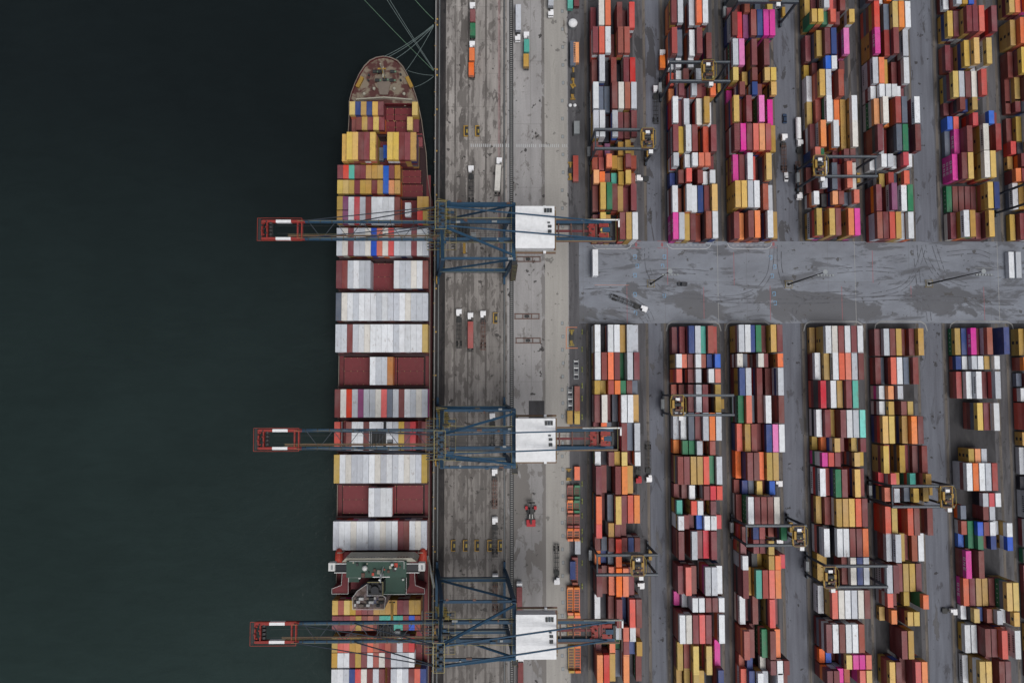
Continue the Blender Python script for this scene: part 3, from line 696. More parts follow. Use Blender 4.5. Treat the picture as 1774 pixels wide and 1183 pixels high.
for (px, py, a) in ((623, 142, -.45), (709, 142, .45)):
    x, y = P(px, py, 12.4); d = MB()
    q = [(math.cos(a) * u - math.sin(a) * v + x, math.sin(a) * u + math.cos(a) * v + y) for u, v in ((-.8, -2.6), (.8, -2.6), (.8, 2.6), (-.8, 2.6))]
    d.prism(q, 11.0, 12.5, M['rtg_yellow']); sb(d, 'life_raft')
# hatch covers and lashing bridges
def hull_x(y):
    for i in range(N - 1):
        if st[i][0] >= y >= st[i + 1][0]:
            f = (st[i][0] - y) / (st[i][0] - st[i + 1][0]); return (st[i][1] + f * (st[i + 1][1] - st[i][1]), st[i][2] + f * (st[i + 1][2] - st[i][2]))
    return (-72.2, -31.5)
slots = []
used = []
for (yc, L, s) in BAYY:
    if any(abs(yc - q[0]) < 8.5 for q in used if q[1] > 8 or L > 8) : continue
    used.append((yc, L))
for yc, L in used:
    xl, xr = hull_x(yc + L / 2); xl += 2.6; xr -= 2.6
    n = 3; g = (xr - xl) / n
    for k in range(n):
        d = MB(); x0 = xl + k * g + .12; x1 = xl + (k + 1) * g - .12; y0 = yc - L / 2 - .1; y1 = yc + L / 2 + .1
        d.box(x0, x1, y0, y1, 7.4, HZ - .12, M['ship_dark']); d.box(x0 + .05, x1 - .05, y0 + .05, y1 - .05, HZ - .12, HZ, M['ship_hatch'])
        # container sockets and stiffeners on the cover
        m_ = int((x1 - x0) / SHP)
        for a in range(m_ + 1):
            for yy in (y0 + .35, (y0 + y1) / 2, y1 - .35):
                xx = x0 + .2 + a * ((x1 - x0 - .4) / max(1, m_)); d.box(xx - .13, xx + .13, yy - .13, yy + .13, HZ, HZ + .04, M['rail_tan'])
        d.box(x0 + .05, x1 - .05, (y0 + y1) / 2 - .06, (y0 + y1) / 2 + .06, HZ, HZ + .03, M['ship_dark'])
        sb(d, 'hatch_cover')
ys = sorted(used, reverse=True)
for i in range(len(ys) - 1):
    a = ys[i][0] - ys[i][1] / 2; c = ys[i + 1][0] + ys[i + 1][1] / 2
    if a - c < .9 or a - c > 6: continue
    ym = (a + c) / 2; xl, xr = hull_x(ym); d = MB(); zt = HZ + 2.6
    for k in range(9):
        x = xl + .6 + k * (xr - xl - 1.2) / 8; d.box(x - .12, x + .12, ym - .35, ym - .15, 7.4, zt, M['ship_dark'])
    d.box(xl + .4, xr - .4, ym - .4, ym + .4, zt, zt + .12, M['ship_dark']); d.box(xl + .4, xr - .4, ym + .36, ym + .4, zt + .9, zt + 1.0, M['ship_red'])
    sb(d, 'lashing_bridge')
# ---- accommodation
def zb(px, py, z): return P(px, py, z)
d = MB()
x0, y1 = P(592, 985, 8); x1, y0 = P(722, 1030, 8)
yt = P(650, 957, 32)[1]; ybm = P(650, 1030, 20)[1]
d.box(-63.0, -41.2, ybm + 3, yt - 3.5, 7.4, 22, M['ship_hatch']); d.box(-69.5, -34.3, yt - 12, yt - 3.5, 7.4, 15, M['ship_hatch']); sb(d, 'accommodation')
d = MB(); ya = P(650, 966.5, 33)[1]; yb2 = P(650, 973, 33)[1]; xa = P(592, 965, 33)[0]; xb = P(722, 965, 33)[0]
d.prism([(xa + 1.6, ya), (xb - 2, ya), (xb, yb2), (xa, yb2)], 22.0, 33.0, M['ship_cream'])
for k in range(22): d.box(xa + 3 + k * 1.2, xa + 3.8 + k * 1.2, ya + .0, ya + .03, 30.6, 31.8, M['glass'])
sb(d, 'wheelhouse')
d = MB(); ytop = P(650, 972.5, 34.5)[1]; y2 = P(650, 1000, 34.5)[1]; y3 = P(650, 1030, 30)[1]
xg0 = P(600, 985, 34.5)[0]; xg1 = P(704, 985, 34.5)[0]
d.box(xg0, xg1, y2, ytop, 22, 34.5, M['ship_green']); d.box(P(662, 1000, 30)[0], P(702, 1000, 30)[0], y3, y2, 12, 30, M['ship_green'])
d.box(P(604, 1000, 30)[0], P(622, 1000, 30)[0], P(600, 1008, 30)[1], y2, 12, 30, M['ship_green']); sb(d, 'green_deckhouse')
for (px0, px1, py0, py1) in ((580, 603, 976, 990), (704, 727, 976, 990)):
    d = MB(); a = P(px0, py0, 33); c = P(px1, py1, 33); d.box(a[0], c[0], c[1], a[1], 32.6, 33, M['glass']); d.box(a[0], c[0], a[1], a[1] + .3, 33, 34, M['ship_white']); d.box(a[0], c[0], c[1] - .3, c[1], 33, 34, M['ship_white']); sb(d, 'bridge_wing')
for (px0, px1) in ((569, 580), (725, 736)):
    d = MB(); a = P(px0, 975, 34.6); c = P(px1, 989, 34.6); d.box(a[0], c[0], c[1], a[1], 31.5, 34.6, M['ship_white']); d.box(a[0] + 1, c[0] - .8, c[1] + .6, a[1] - .8, 34.6, 34.64, M['steel']); sb(d, 'wing_cab')
for (px0, px1) in ((576, 604), (704, 736)):
    d = MB(); a = P(px0, 1000, 16); c = P(px1, 1027, 16); left = px0 < 600
    pts = [(a[0], c[1]), (c[0], c[1]), (c[0], a[1]), (a[0], a[1])]
    if left: pts = [(a[0], c[1]), (c[0], c[1]), (c[0], a[1] + 4), (a[0] + 4.5, a[1] + 4), (a[0] + 4, a[1] - 3), (a[0], a[1] - 4.5)]
    else: pts = [(a[0], c[1]), (c[0], c[1]), (c[0], a[1] - 4.5), (c[0] - 4, a[1] - 3), (c[0] - 4.5, a[1] + 4), (a[0], a[1] + 4)]
    d.prism(pts, 7.4, 16, M['ship_hatch'])
    for k in range(len(pts)):
        p, q = pts[k], pts[(k + 1) % len(pts)]; d.bar((p[0], p[1], 17.0), (q[0], q[1], 17.0), .16, .16, M['ship_white']); d.box(p[0] - .06, p[0] + .06, p[1] - .06, p[1] + .06, 16, 17, M['ship_white'])
    sb(d, 'side_deck')
for px in (586, 732):
    x, y = P(px, 967, 19); o = MB(); vs = []; fs = []; n = 12
    for j, (f, r) in enumerate(((-4.6, .2), (-4.2, 1.0), (-2.5, 1.6), (0, 1.75), (2.5, 1.6), (4.2, 1.0), (4.6, .2))):
        for k in range(n): vs.append((x + r * math.cos(2 * math.pi * k / n), y + f * .85, 17.4 + r * math.sin(2 * math.pi * k / n)))
    for j in range(6):
        for k in range(n): fs.append((j * n + k, j * n + (k + 1) % n, (j + 1) * n + (k + 1) % n, (j + 1) * n + k))
    o.add(vs, fs, M['lifeboat']); o.box(x - .6, x + .6, y - 3.2, y - 1.6, 18.9, 19.7, M['lifeboat'])
    for yy in (-2.6, 2.6):
        dx = 1 if px < 600 else -1
        o.bar((x + dx * 2.6, y + yy, 8), (x + dx * 1.8, y + yy, 20), .3, .3, M['ship_cream']); o.bar((x + dx * 1.8, y + yy, 20), (x - dx * .3, y + yy, 20), .3, .3, M['ship_cream'])
    sb(o, 'lifeboat')
# funnel and engine casing
d = MB(); a = P(637, 1007, 36); c = P(664, 1030, 36)
d.box(a[0], c[0], c[1], a[1], 12, 36, M['gear_dark']); fx, fy = P(650, 1021, 37)
for dx, dy, r in ((0, 0, 1.6), (-2.0, 1.6, .55), (1.9, 1.7, .5), (-2.2, -1.4, .4), (2.0, -1.2, .4)): d.tube((fx + dx, fy + dy, 36), (fx + dx, fy + dy, 38.2), r, M['glass'], n=14)
for q in ((a[0], a[1], c[0], a[1]), (c[0], a[1], c[0], c[1])): d.bar((q[0], q[1], 37.1), (q[2], q[3], 37.1), .15, .15, M['rail_tan'])
sb(d, 'funnel')
m, t, bb = new_mat('casing_top'); nn = noise(t, 0.35, detail=6, rough=0.7, off=(9, 9, 0)); n2 = noise(t, 0.12, detail=3, off=(1, 4, 0))
cc = mixc(t, ramp(t, nn, 0.42, 0.6), srgb(140, 126, 126), srgb(84, 68, 62)); cc = mixc(t, ramp(t, n2, 0.55, 0.65), cc, srgb(110, 124, 158))
t.links.new(cc, bb.inputs['Base Color']); bb.inputs['Roughness'].default_value = 0.7
d = MB(); pts = [P(611, 1034, 30), P(620, 1022, 30), P(637, 1010, 30), P(637, 1030, 30), P(664, 1030, 30), P(669, 1034, 30), P(666, 1054, 30), P(612, 1054, 30)]
d.prism(pts[::-1], 12, 30, m)
for k in range(len(pts)):
    p, q = pts[k], pts[(k + 1) % len(pts)]; d.bar((p[0], p[1], 31.0), (q[0], q[1], 31.0), .18, .18, M['ship_white'])
for k in range(26):
    px = 615 + (k % 9) * 5.7; py = 1036 + (k // 9) * 6; x, y = P(px, py, 30.6); s_ = .35 + .3 * ((k * 7) % 3)
    if k % 4 != 3: d.box(x - s_, x + s_, y - .5, y + .5, 30, 30.6 + .5 * (k % 3), [M['exhaust'], M['gear_dark'], M['ship_white'], M['brown']][k % 4])
sb(d, 'engine_casing')
for (px, py, r) in ((632, 984, 1.1), (679, 978, .6), (685, 985, .45), (618, 1007, .6), (695, 1010, .5)):
    x, y = P(px, py, 37); d = MB(); d.tube((x, y, 34.5 if py < 1000 else 30), (x, y, 36.5 if py < 1000 else 31), .2, M['ship_white']); d.dome((x, y, (36.5 if py < 1000 else 31) + r * .5), r, M['ship_white'], full=True, m=5, n=12); sb(d, 'radome')
d = MB(); x, y = P(660, 1000, 40)
d.tube((x, y, 34.5), (x, y, 44), .35, M['ship_white']); d.box(x - 3.4, x + 3.4, y - .15, y + .15, 39, 39.3, M['ship_white']); d.box(x - .2, x + .2, y - 1.7, y + 1.7, 41, 41.3, M['steel']); d.bar((x, y + 2.8, 34.5), (x, y, 40), .2, .2, M['ship_white']); sb(d, 'radar_mast')
d = MB()
for (xa, ya, xb, yb_) in ((605, 972, 700, 972), (700, 972, 700, 985), (704, 1000, 704, 1029), (662, 1029, 704, 1029), (664, 1000, 664, 1029), (622, 1000, 604, 1000), (604, 1000, 604, 1008)):
    zz = 35.6 if ya < 990 else 31.1; p = P(xa, ya, zz); q = P(xb, yb_, zz); d.bar((p[0], p[1], zz), (q[0], q[1], zz), .14, .14, M['ship_white'])
sb(d, 'deck_railing')
d = MB()
for k in range(14):
    px = 612 + (k * 37) % 84; py = 974 + (k * 13) % 22; x, y = P(px, py, 35); s_ = .25 + .2 * (k % 3)
    d.box(x - s_, x + s_, y - s_ * 1.5, y + s_, 34.5, 35 + .3 * (k % 2), [M['ship_cream'], M['brown'], M['lifeboat'], M['gear_dark']][k % 4])
sb(d, 'deck_fittings')
# gangway along the quay side
gang = empty('gangway', (P(748, 1000, 4)[0], P(748, 1000, 4)[1], 0), label='long grey gangway slung between the ship and the quay below the bridge', cat='gangway')
a = P(741, 962, 9); c = P(751, 1020, 3); d = MB(); o0 = Vector(gang.location)
d.bar(Vector((a[0], a[1], 9)) - o0, Vector((c[0] + 0.2, c[1], 1.2)) - o0, 1.0, .15, M['steel']); d.build('walkway', gang)
for s_ in (-.5, .5):
    d = MB(); d.bar(Vector((a[0] + s_, a[1], 10)) - o0, Vector((c[0] + .2 + s_, c[1], 2.2)) - o0, .08, .08, M['rail_tan']); d.build('handrail', gang)

# ------------------------------------------------------------------ mooring lines and bollards
bys = []
def rope(a, za, b_, zb_, mat, label, sag=1.5, r=.11):
    pa = Vector((*P(a[0], a[1], za), za)); pb = Vector((*P(b_[0], b_[1], zb_), zb_)); d = MB(); n = 12; mid = (pa + pb) / 2
    pts = [pa.lerp(pb, k / n) - Vector((0, 0, sag * 4 * (k / n) * (1 - k / n))) - mid for k in range(n + 1)]
    for k in range(n): d.tube(pts[k], pts[k + 1], r, mat, n=5)
    o = d.build('mooring_line', loc=mid); tag(o, label, 'rope', 'mooring lines at the bow')
rope((603, -30), 12, (751, 123), .7, M['rope_green'], 'greenish mooring line running from the top edge, furthest to sea')
rope((648, -35), 12, (751, 122), .7, M['rope'], 'mooring line from the top edge, left of a close pair, to lower bollard')
rope((652, -38), 11, (751.5, 121), .7, M['rope'], 'mooring line from the top edge, right of a close pair, to lower bollard')
rope((694, -30), 12, (751, 34), .7, M['rope_green'], 'short mooring line crossing the top edge nearest the quay')
rope((666, 98), 12.4, (751, 43), .7, M['rope'], 'mooring line from the very tip of the bow to the upper bollard', 2)
rope((673, 99), 12.4, (751, 44), .7, M['rope'], 'second mooring line right of the bow tip, to the upper bollard', 2)
rope((686, 102), 12.4, (751, 45), .7, M['rope'], 'third mooring line right of the bow tip, to the upper bollard', 2)
rope((704, 122), 12.4, (751, 46), .7, M['rope'], 'steepest mooring line, from the bow shoulder to the upper bollard', 1.5)
rope((707, 123), 12.4, (751, 131), .7, M['rope'], 'nearly level mooring line from the bow shoulder to the quay', 1.2)
rope((719, 151), 12.4, (751, 133), .7, M['rope'], 'lowest mooring line, rising from the bow flank to the quay', 1.2)
bproto = None
for k, py in enumerate([34, 44, 121, 131, 190, 262, 338, 412, 500, 575, 650, 725, 800, 880, 955, 1040, 1120]):
    x, y = P(752.5, py, .5); x = max(x, QX + .9)
    if bproto is None:
        d = MB(); d.box(-.45, .45, -.45, .45, 0, .12, M['gear_dark']); d.tube((0, 0, .12), (0, 0, .7), .28, M['rtg_yellow'], n=10); d.tube((0, 0, .7), (0, 0, .85), .42, M['rtg_yellow'], n=10)
        bproto = d.build_mesh('quay_bollard')
    o = bpy.data.objects.new('quay_bollard', bproto); COL.objects.link(o); o.location = (x, y, 0)
    where = ['at the upper end of the short top line', 'where four bow lines meet', 'where three lines from the top edge meet', 'where the level bow line ends'][k] if k < 4 else '%s below the bow lines along the quay edge' % ORD[k - 4]
    tag(o, 'small yellow mooring bollard %s' % where, 'bollard', 'mooring bollards on the quay edge')
# fender blocks down the quay face: one object per fender
fm = MB(); fm.box(-.5, .02, -1.2, 1.2, -2.8, .1, M['tyre']); fm.box(-.55, -.5, -1.0, 1.0, -2.5, 0, M['gear_dark']); fm.box(-.4, .5, -.12, .12, .1, .3, M['rtg_yellow']); fme = fm.build_mesh('quay_fender')
for k in range(30):
    y = 168 - k * 11.0
    o = bpy.data.objects.new('quay_fender', fme); COL.objects.link(o); o.location = (QX - .0, y, 0)
    tag(o, '%s black rubber fender from the top along the quay face' % (ORD[k] if k < 22 else ['twenty-third', 'twenty-fourth', 'twenty-fifth', 'twenty-sixth', 'twenty-seventh', 'twenty-eighth', 'twenty-ninth', 'thirtieth'][k - 22]), 'fender', 'fenders along the quay face')

# ------------------------------------------------------------------ ship-to-shore cranes
def quay_crane(yc, label, trolley_x, stair, seed, panel=False):
    root = empty('quay_crane', (1.7, yc, 0), label=label, cat='crane', group='ship-to-shore gantry cranes')
    r = random.Random(seed); O = Vector((1.7, 0, 0))
    B, Rd, Wh, Tn, Yl, Dk = M['crane_blue'], M['crane_red'], M['crane_white'], M['rail_tan'], M['rail_yellow'], M['gear_dark']
    def bd(d, n): return d.build(n, root, loc=(-1.7, 0, 0))
    HY = 11.0; ZB = 47.0; XW0, XW1, XL0, XL1 = -28.6, -22.9, 1.7, 5.2
    for sx, (xa, xb) in ((0, (XW0, XW1)), (1, (XL0, XL1))):
        for sy in (-1, 1):
            d = MB(); d.bar((xa, sy * HY, 1.6), (xa + (xb - xa) * .34, sy * HY, 15), 1.5, 1.9, B); d.bar((xa + (xb - xa) * .34, sy * HY, 15), (xb, sy * HY * .985, ZB), 1.5, 1.7, B); bd(d, 'leg')
        d = MB(); d.box(xa - .55, xa + .55, -HY - 1, HY + 1, 2.0, 3.4, B); bd(d, 'sill_beam')
        for sy in (-1, 1):
            d = MB(); y0 = sy * HY
            d.box(xa - .5, xa + .5, y0 - 4.2, y0 + 4.2, 1.2, 1.9, B)
            for k in range(8): d.tube((xa - .28, y0 - 3.85 + k * 1.1, .45), (xa + .28, y0 - 3.85 + k * 1.1, .45), .42, Dk, n=10)
            for k in range(4): d.box(xa - .42, xa + .42, y0 - 4.2 + k * 2.2, y0 - 4.2 + k * 2.2 + 1.7, .6, 1.2, Dk)
            bd(d, 'bogie')
        d = MB(); d.box(xb - .8, xb + .8, -HY, HY, ZB - .2, ZB + 1.7, B); 
        for sy in (-1, 1): d.bar((xb + sy * .9, -HY, ZB + 2.7), (xb + sy * .9, HY, ZB + 2.7), .1, .1, Tn)
        bd(d, 'cross_beam')
    for sy in (-1, 1):
        d = MB(); d.box(-26.6, 2.8, sy * HY - .8, sy * HY + .8, 14.2, 16.2, B); 
        for q in (-1, 1): d.bar((-26.6, sy * HY + q * .85, 17.2), (2.8, sy * HY + q * .85, 17.2), .08, .08, Tn)
        bd(d, 'portal_beam')
        d = MB(); d.box(-22.2, 4.4, sy * HY - .5, sy * HY + .5, ZB - .2, ZB + .9, B); bd(d, 'upper_tie')
        d = MB(); d.bar((-26.4, sy * HY, 16.2), (3.8, sy * HY, ZB - 3 if seed % 2 else 33), .7, .7, B); bd(d, 'diagonal_brace')
    # boom
    G = 3.45
    for sy in (-1, 1):
        d = MB(); y = sy * G
        d.box(-77.3, -21.0, y - .55, y + .55, ZB, ZB + 1.9, B)
        for k in range(12): d.box(-76 + k * 4.6, -75.6 + k * 4.6, y - .72, y + .72, ZB + 1.9, ZB + 1.96, Dk)
        d.box(-82.8, -77.3, y - .55, y + .55, ZB, ZB + 1.9, Rd); d.box(-88.7, -82.8, y - .55, y + .55, ZB, ZB + 1.9, Wh)
        d.box(-94, -88.7, y - .5, y + .5, ZB, ZB + 1.9, Rd)
        bd(d, 'boom_girder')
        d = MB(); d.box(-21.0, 44, y - .6, y + .6, ZB, ZB + 1.9, B if True else Rd); bd(d, 'trolley_girder')
        d = MB(); d.bar((-80, y + .0, ZB + 3.0), (-22, y, ZB + 3.0), .08, .08, Tn); bd(d, 'handrail')
    # walkway beside the seaward boom
    d = MB(); d.box(-84, -21, -G + 1.0, -G + 1.7, ZB + .8, ZB + .9, M['brown']); 
    for yy in (-G + 1.0, -G + 1.7): d.bar((-84, yy, ZB + 1.9), (-21, yy, ZB + 1.9), .07, .07, Tn)
    bd(d, 'walkway')
    # lattice bracing in the boom
    for k in range(5):
        x0 = -76 + k * 10.6; d = MB(); d.bar((x0, G, ZB + 1), (x0 + 5.3, -G, ZB + 1), .22, .22, M['rtg_grey']); d.bar((x0 + 5.3, -G, ZB + 1), (x0 + 10.6, G, ZB + 1), .22, .22, M['rtg_grey']); bd(d, 'lattice_brace')
    for x0 in (-94.2, -92.2, -80.2, -78.6, -24):
        d = MB(); d.box(x0 - .25, x0 + .25, -G - .4, G + .4, ZB + .2, ZB + 1.7, Rd if x0 < -50 else B); bd(d, 'boom_cross_tie')
    d = MB()
    for k in range(9): d.box(-94.4 + (k % 3) * .9, -93.9 + (k % 3) * .9, -G + .5 + k * .75, -G + 1.0 + k * .75, ZB + 1.7, ZB + 2.2 + .3 * (k % 2), Rd if k % 2 else Dk)
    for q in (-1, 1): d.bar((-95.6, q * (G + 1.0), ZB + 2.8), (-78.2, q * (G + 1.0), ZB + 2.8), .1, .1, M['lifeboat'])
    for x0 in (-95.6, -78.2): d.bar((x0, -G - 1, ZB + 2.8), (x0, G + 1, ZB + 2.8), .1, .1, M['lifeboat'])
    d.box(-95.6, -94.6, -G - 1, G + 1, ZB + 1.7, ZB + 1.78, M['gear_dark']); bd(d, 'tip_platform')
    d = MB()
    for k in range(4): d.tube((-90.8, -2.3 + k * 1.5, ZB + 1.2), (-90.8, -1.4 + k * 1.5, ZB + 1.2), .8, Dk, n=12)
    d.box(-91.4, -90.2, -G, G, ZB + .2, ZB + .6, Dk); bd(d, 'boom_sheaves')
    # apex frame
    AX = -21.5; AZ = 74.0
    for sy in (-1, 1):
        d = MB(); d.bar((XW1, sy * HY * .97, ZB + 1.5), (AX, sy * G, AZ), 1.1, 1.1, B, taper=.8); bd(d, 'apex_leg')
        d = MB(); d.bar((AX, sy * G, AZ), (XL1, sy * HY * .9, ZB + 1.8), .9, .9, B, taper=.9); bd(d, 'back_strut')
        d = MB(); d.bar((AX, sy * G, AZ + .3), (41, sy * G, ZB + 2.6), .5, .6, B); bd(d, 'backstay')
        d = MB(); d.bar((AX, sy * G, AZ + .2), (-56, sy * G, ZB + 2.2), .32, .4, M['rtg_grey']); d.bar((AX, sy * G, AZ + .5), (-79, sy * G, ZB + 2.2), .3, .35, M['rtg_grey']); bd(d, 'forestay')
    d = MB(); d.box(AX - .9, AX + .9, -G - 1.2, G + 1.2, AZ - .6, AZ + .6, B)
    for k in range(6): d.tube((AX - .6 + (k % 2) * 1.2, -G + k * 1.3, AZ + 1.1), (AX - .6 + (k % 2) * 1.2, -G + .5 + k * 1.3, AZ + 1.1), .8, Dk, n=12)
    for q in (-1, 1): d.bar((AX + q * 1.9, -G - 1.6, AZ + 1.7), (AX + q * 1.9, G + 1.6, AZ + 1.7), .14, .14, Tn); d.bar((AX - 1.9, q * (G + 1.6), AZ + 1.7), (AX + 1.9, q * (G + 1.6), AZ + 1.7), .12, .12, Tn)
    
    for q in range(9): d.box(AX - 1.9, AX + 1.9, -G - 1.6 + q * 1.2, -G - 1.2 + q * 1.2, AZ + .6, AZ + .68, M['rtg_grey'])
    d.bar((AX - 1, -G - 1, AZ + 1.7), (AX - 1, G + 1, AZ + 1.7), .12, .12, Yl); bd(d, 'apex_platform')
    # platforms at the hinge
    d = MB()
    for k in range(10):
        x = -27.5 + r.random() * 8; y = -7 + k * 1.5; d.box(x, x + 1.2 + r.random() * 2, y, y + .5 + r.random() * .6, ZB + 2, ZB + 2.6 + r.random() * 1.5, [Dk, B, M['brown'], Dk][k % 4])
    for yy in (-8, -5.2, 5.2, 8):
        d.bar((-29, yy, ZB + 3), (-17.5, yy, ZB + 3), .1, .1, Yl)
    for xx in (-29, -26, -20, -17.5): d.bar((xx, -8, ZB + 3), (xx, 8, ZB + 3), .1, .1, Tn)
    
    for q in range(14): d.box(-29, -26.4, -8 + q * 1.15, -7.6 + q * 1.15, ZB + 1.9, ZB + 1.96, M['rtg_grey']); d.box(-19.5, -17.8, -8 + q * 1.15, -7.6 + q * 1.15, ZB + 1.9, ZB + 1.96, M['gear_dark'])
    bd(d, 'hinge_platform')
    # zigzag stair tower on the waterside leg
    s0, s1 = stair; d = MB(); nst = 9; x0, x1 = -25.4, -21.0
    for k in range(nst):
        ya = s0 + (s1 - s0) * k / nst; yb3 = s0 + (s1 - s0) * (k + 1) / nst; z_ = 22 + k * 2.8
        d.bar((x0, ya, z_), (x1, (ya + yb3) / 2, z_ + 1.4), .55, .12, M['rtg_grey']); d.bar((x1, (ya + yb3) / 2, z_ + 1.4), (x0, yb3, z_ + 2.8), .55, .12, M['rtg_grey'])
        for q in (-.33, .33):
            d.bar((x0, ya + q, z_ + 1), (x1, (ya + yb3) / 2 + q, z_ + 2.4), .16, .16, Yl); d.bar((x1, (ya + yb3) / 2 + q, z_ + 2.4), (x0, yb3 + q, z_ + 3.8), .16, .16, Yl)
    bd(d, 'zigzag_stair')
    # machinery house
    hx0, hx1, hy = 5.9, 20.8, 8.1; d = MB()
    d.box(hx0, hx1, -hy, hy, ZB + 2.0, ZB + 8.0, Wh)
    o = bd(d, 'machinery_house')
    d = MB(); d.box(hx0 - .15, hx1 + .15, -hy - .15, hy + .15, ZB + 8.0, ZB + 8.15, Wh)
    for k in range(14): d.box(hx0, hx1, -hy + .5 + k * 1.16, -hy + .56 + k * 1.16, ZB + 8.15, ZB + 8.19, Wh)
    q = d.build('roof', o)
    d = MB()
    o_ = o
    for (u, v, a, c) in ((16.8, 5.6, 3.2, 1.8), (18.3, -.3, 1.4, 1.1), (18.3, -2.4, 1.4, 1.4), (18.1, 1.4, 1.0, .7)):
        d = MB(); d.box(u, u + a, v, v + c, ZB + 8.19, ZB + 8.25, M['steel'])
        for g_ in range(3):
            d.box(u + .2 + g_ * a / 3, u + .2 + g_ * a / 3 + a / 5, v + .15, v + c - .15, ZB + 8.25, ZB + 8.9, Dk if g_ % 2 == 0 else M['rtg_grey'])
        qv = d.build('roof_vent', o)
    for yy in (-hy - .9, hy + .9): 
        d = MB(); d.box(hx0, hx1 + 1, yy - .4, yy + .4, ZB + 2, ZB + 2.08, M['brown']); d.bar((hx0, yy, ZB + 3.1), (hx1 + 1, yy, ZB + 3.1), .08, .08, Tn); d.box(hx1 - 4, hx1 - 3, yy - .4, yy + .5, ZB + 2.1, ZB + 4.0, Wh); bd(d, 'side_platform')
    d = MB(); d.bar((hx1 + 1, -hy, ZB + 3.1), (hx1 + 1, hy, ZB + 3.1), .1, .1, Yl); d.box(hx1 + .2, hx1 + 1, -hy, hy, ZB + 2, ZB + 2.06, M['brown']); bd(d, 'end_platform')
    # rear of the boom
    d = MB()
    for x in (23, 28, 33, 38, 43.5): d.box(x - .25, x + .25, -G, G, ZB + .2, ZB + 1.6, M['brown'])
    d.box(35, 37.5, -G + .7, G - .7, ZB + 1.2, ZB + 1.6, Rd); d.box(39, 42.8, -G + .7, -1.0, ZB + 1.6, ZB + 2.4, Rd); d.box(39, 42.8, 1.2, G - .7, ZB + 1.6, ZB + 2.4, Rd)
    d.box(40.3, 43.2, -.8, 1.0, ZB + 1.8, ZB + 3.4, B); d.box(43.2, 44.2, -2.4, 2.4, ZB + .5, ZB + 2.8, M['gear_dark'])
    for k in range(12): x = 34 + (k * 5 % 9) + .3; y = -2.8 + (k * 7 % 11) * .5; d.box(x, x + .7, y, y + .4, ZB + 2.0, ZB + 2.7 + .2 * (k % 3), [Rd, Dk, M['brown']][k % 3])
    for q in (-1, 1): d.bar((22, q * (G + .9), ZB + 3), (45.6, q * (G + .9), ZB + 3), .1, .1, Tn); d.box(22, 45.6, q * (G + .9) - .35, q * (G + .9) + .35, ZB + 1.9, ZB + 1.98, M['brown'])
    d.bar((45.6, -G - 1, ZB + 3), (45.6, G + 1, ZB + 3), .1, .1, Tn); d.box(32, 47.3, G + .5, G + 1.0, ZB + 2, ZB + 2.5, M['crane_white'] if seed != 3 else M['steel']); d.box(46.6, 47.2, G - 2.2, G + .8, ZB + 2, ZB + 2.5, M['crane_white'])
    bd(d, 'tail_platform')
    d = MB(); d.bar((21, 0, ZB + .7), (35, 0, ZB + .7), .9, .5, M['ship_red']); d.bar((21, G - .9, ZB + .5), (35, G - .9, ZB + .5), .5, .5, Dk); d.bar((21, -G + .9, ZB + .5), (35, -G + .9, ZB + .5), .5, .5, Dk) ; bd(d, 'tail_beam')
    # elevator tower at the landside leg
    d = MB(); ex, ey = 5.6, -HY - 1.6
    for a in (-1.1, 1.1):
        for c2 in (-1.1, 1.1): d.bar((ex + a, ey + c2, 1), (ex + a, ey + c2, ZB + 2), .14, .14, M['brown'])
    for k in range(12):
        z_ = 3 + k * 3.9
        d.bar((ex - 1.1, ey - 1.1, z_), (ex + 1.1, ey - 1.1, z_ + 1.9), .1, .1, Tn); d.box(ex - 1.1, ex + 1.1, ey - 1.1, ey + 1.1, z_, z_ + .06, Dk)
    bd(d, 'elevator_tower')
    for k in range(16):
        x = r.uniform(-22, 4); yy = r.choice((-HY, HY, -G, G)) + r.uniform(-1, 1); z_ = ZB + 1.9 if abs(yy) < 6 else ZB + .9
        if k % 4 == 0: dc = MB()
        dc.box(x, x + r.uniform(.5, 2.2), yy - .4, yy + .4, z_, z_ + r.uniform(.3, 1.1), [Dk, M['steel'], M['brown'], B][k % 4])
        if k % 4 == 3: bd(dc, 'cable_box')
    for yy in (-G - 1.1, G + 1.1):
        d = MB(); d.box(-20, XL1, yy - .35, yy + .35, ZB + 1.2, ZB + 1.26, M['rtg_grey']); d.bar((-20, yy + .38 * (1 if yy > 0 else -1), ZB + 2.3), (XL1, yy + .38 * (1 if yy > 0 else -1), ZB + 2.3), .12, .12, Tn); bd(d, 'girder_walkway')
    d = MB()
    for k in range(7): d.bar((-21, -2.8 + k * .9, ZB + 4 - .3 * k), (5, -2.4 + k * .8, ZB + 3), .07, .07, Dk)
    bd(d, 'rope_run')
    # trolley, cab and spreader
    tx = trolley_x; d = MB(); d.box(tx - 2.6, tx + 2.6, -G + .7, G - .7, ZB - .4, ZB + .2, Dk)
    for k in range(4): d.tube((tx - 2 + k * 1.3, -2.2, ZB + .7), (tx - 2 + k * 1.3, 2.2, ZB + .7), .45, Dk, n=8)
    d.box(tx - 3.2, tx - 2.7, -G, G, ZB + .2, ZB + .8, Dk); d.box(tx + 2.7, tx + 3.2, -G, G, ZB + .2, ZB + .8, Dk); bd(d, 'trolley')
    d = MB(); d.box(tx + 3.4, tx + 5.4, -2.6, -.4, ZB - 3.4, ZB - .6, M['steel']); d.box(tx + 3.3, tx + 3.4, -2.5, -.5, ZB - 2.6, ZB - 1.2, M['glass']); bd(d, 'operator_cab')
    d = MB(); zs = 30
    d.box(tx - .55, tx + .55, -6.1, 6.1, zs, zs + .5, M['rtg_yellow'] if seed != 2 else Dk)
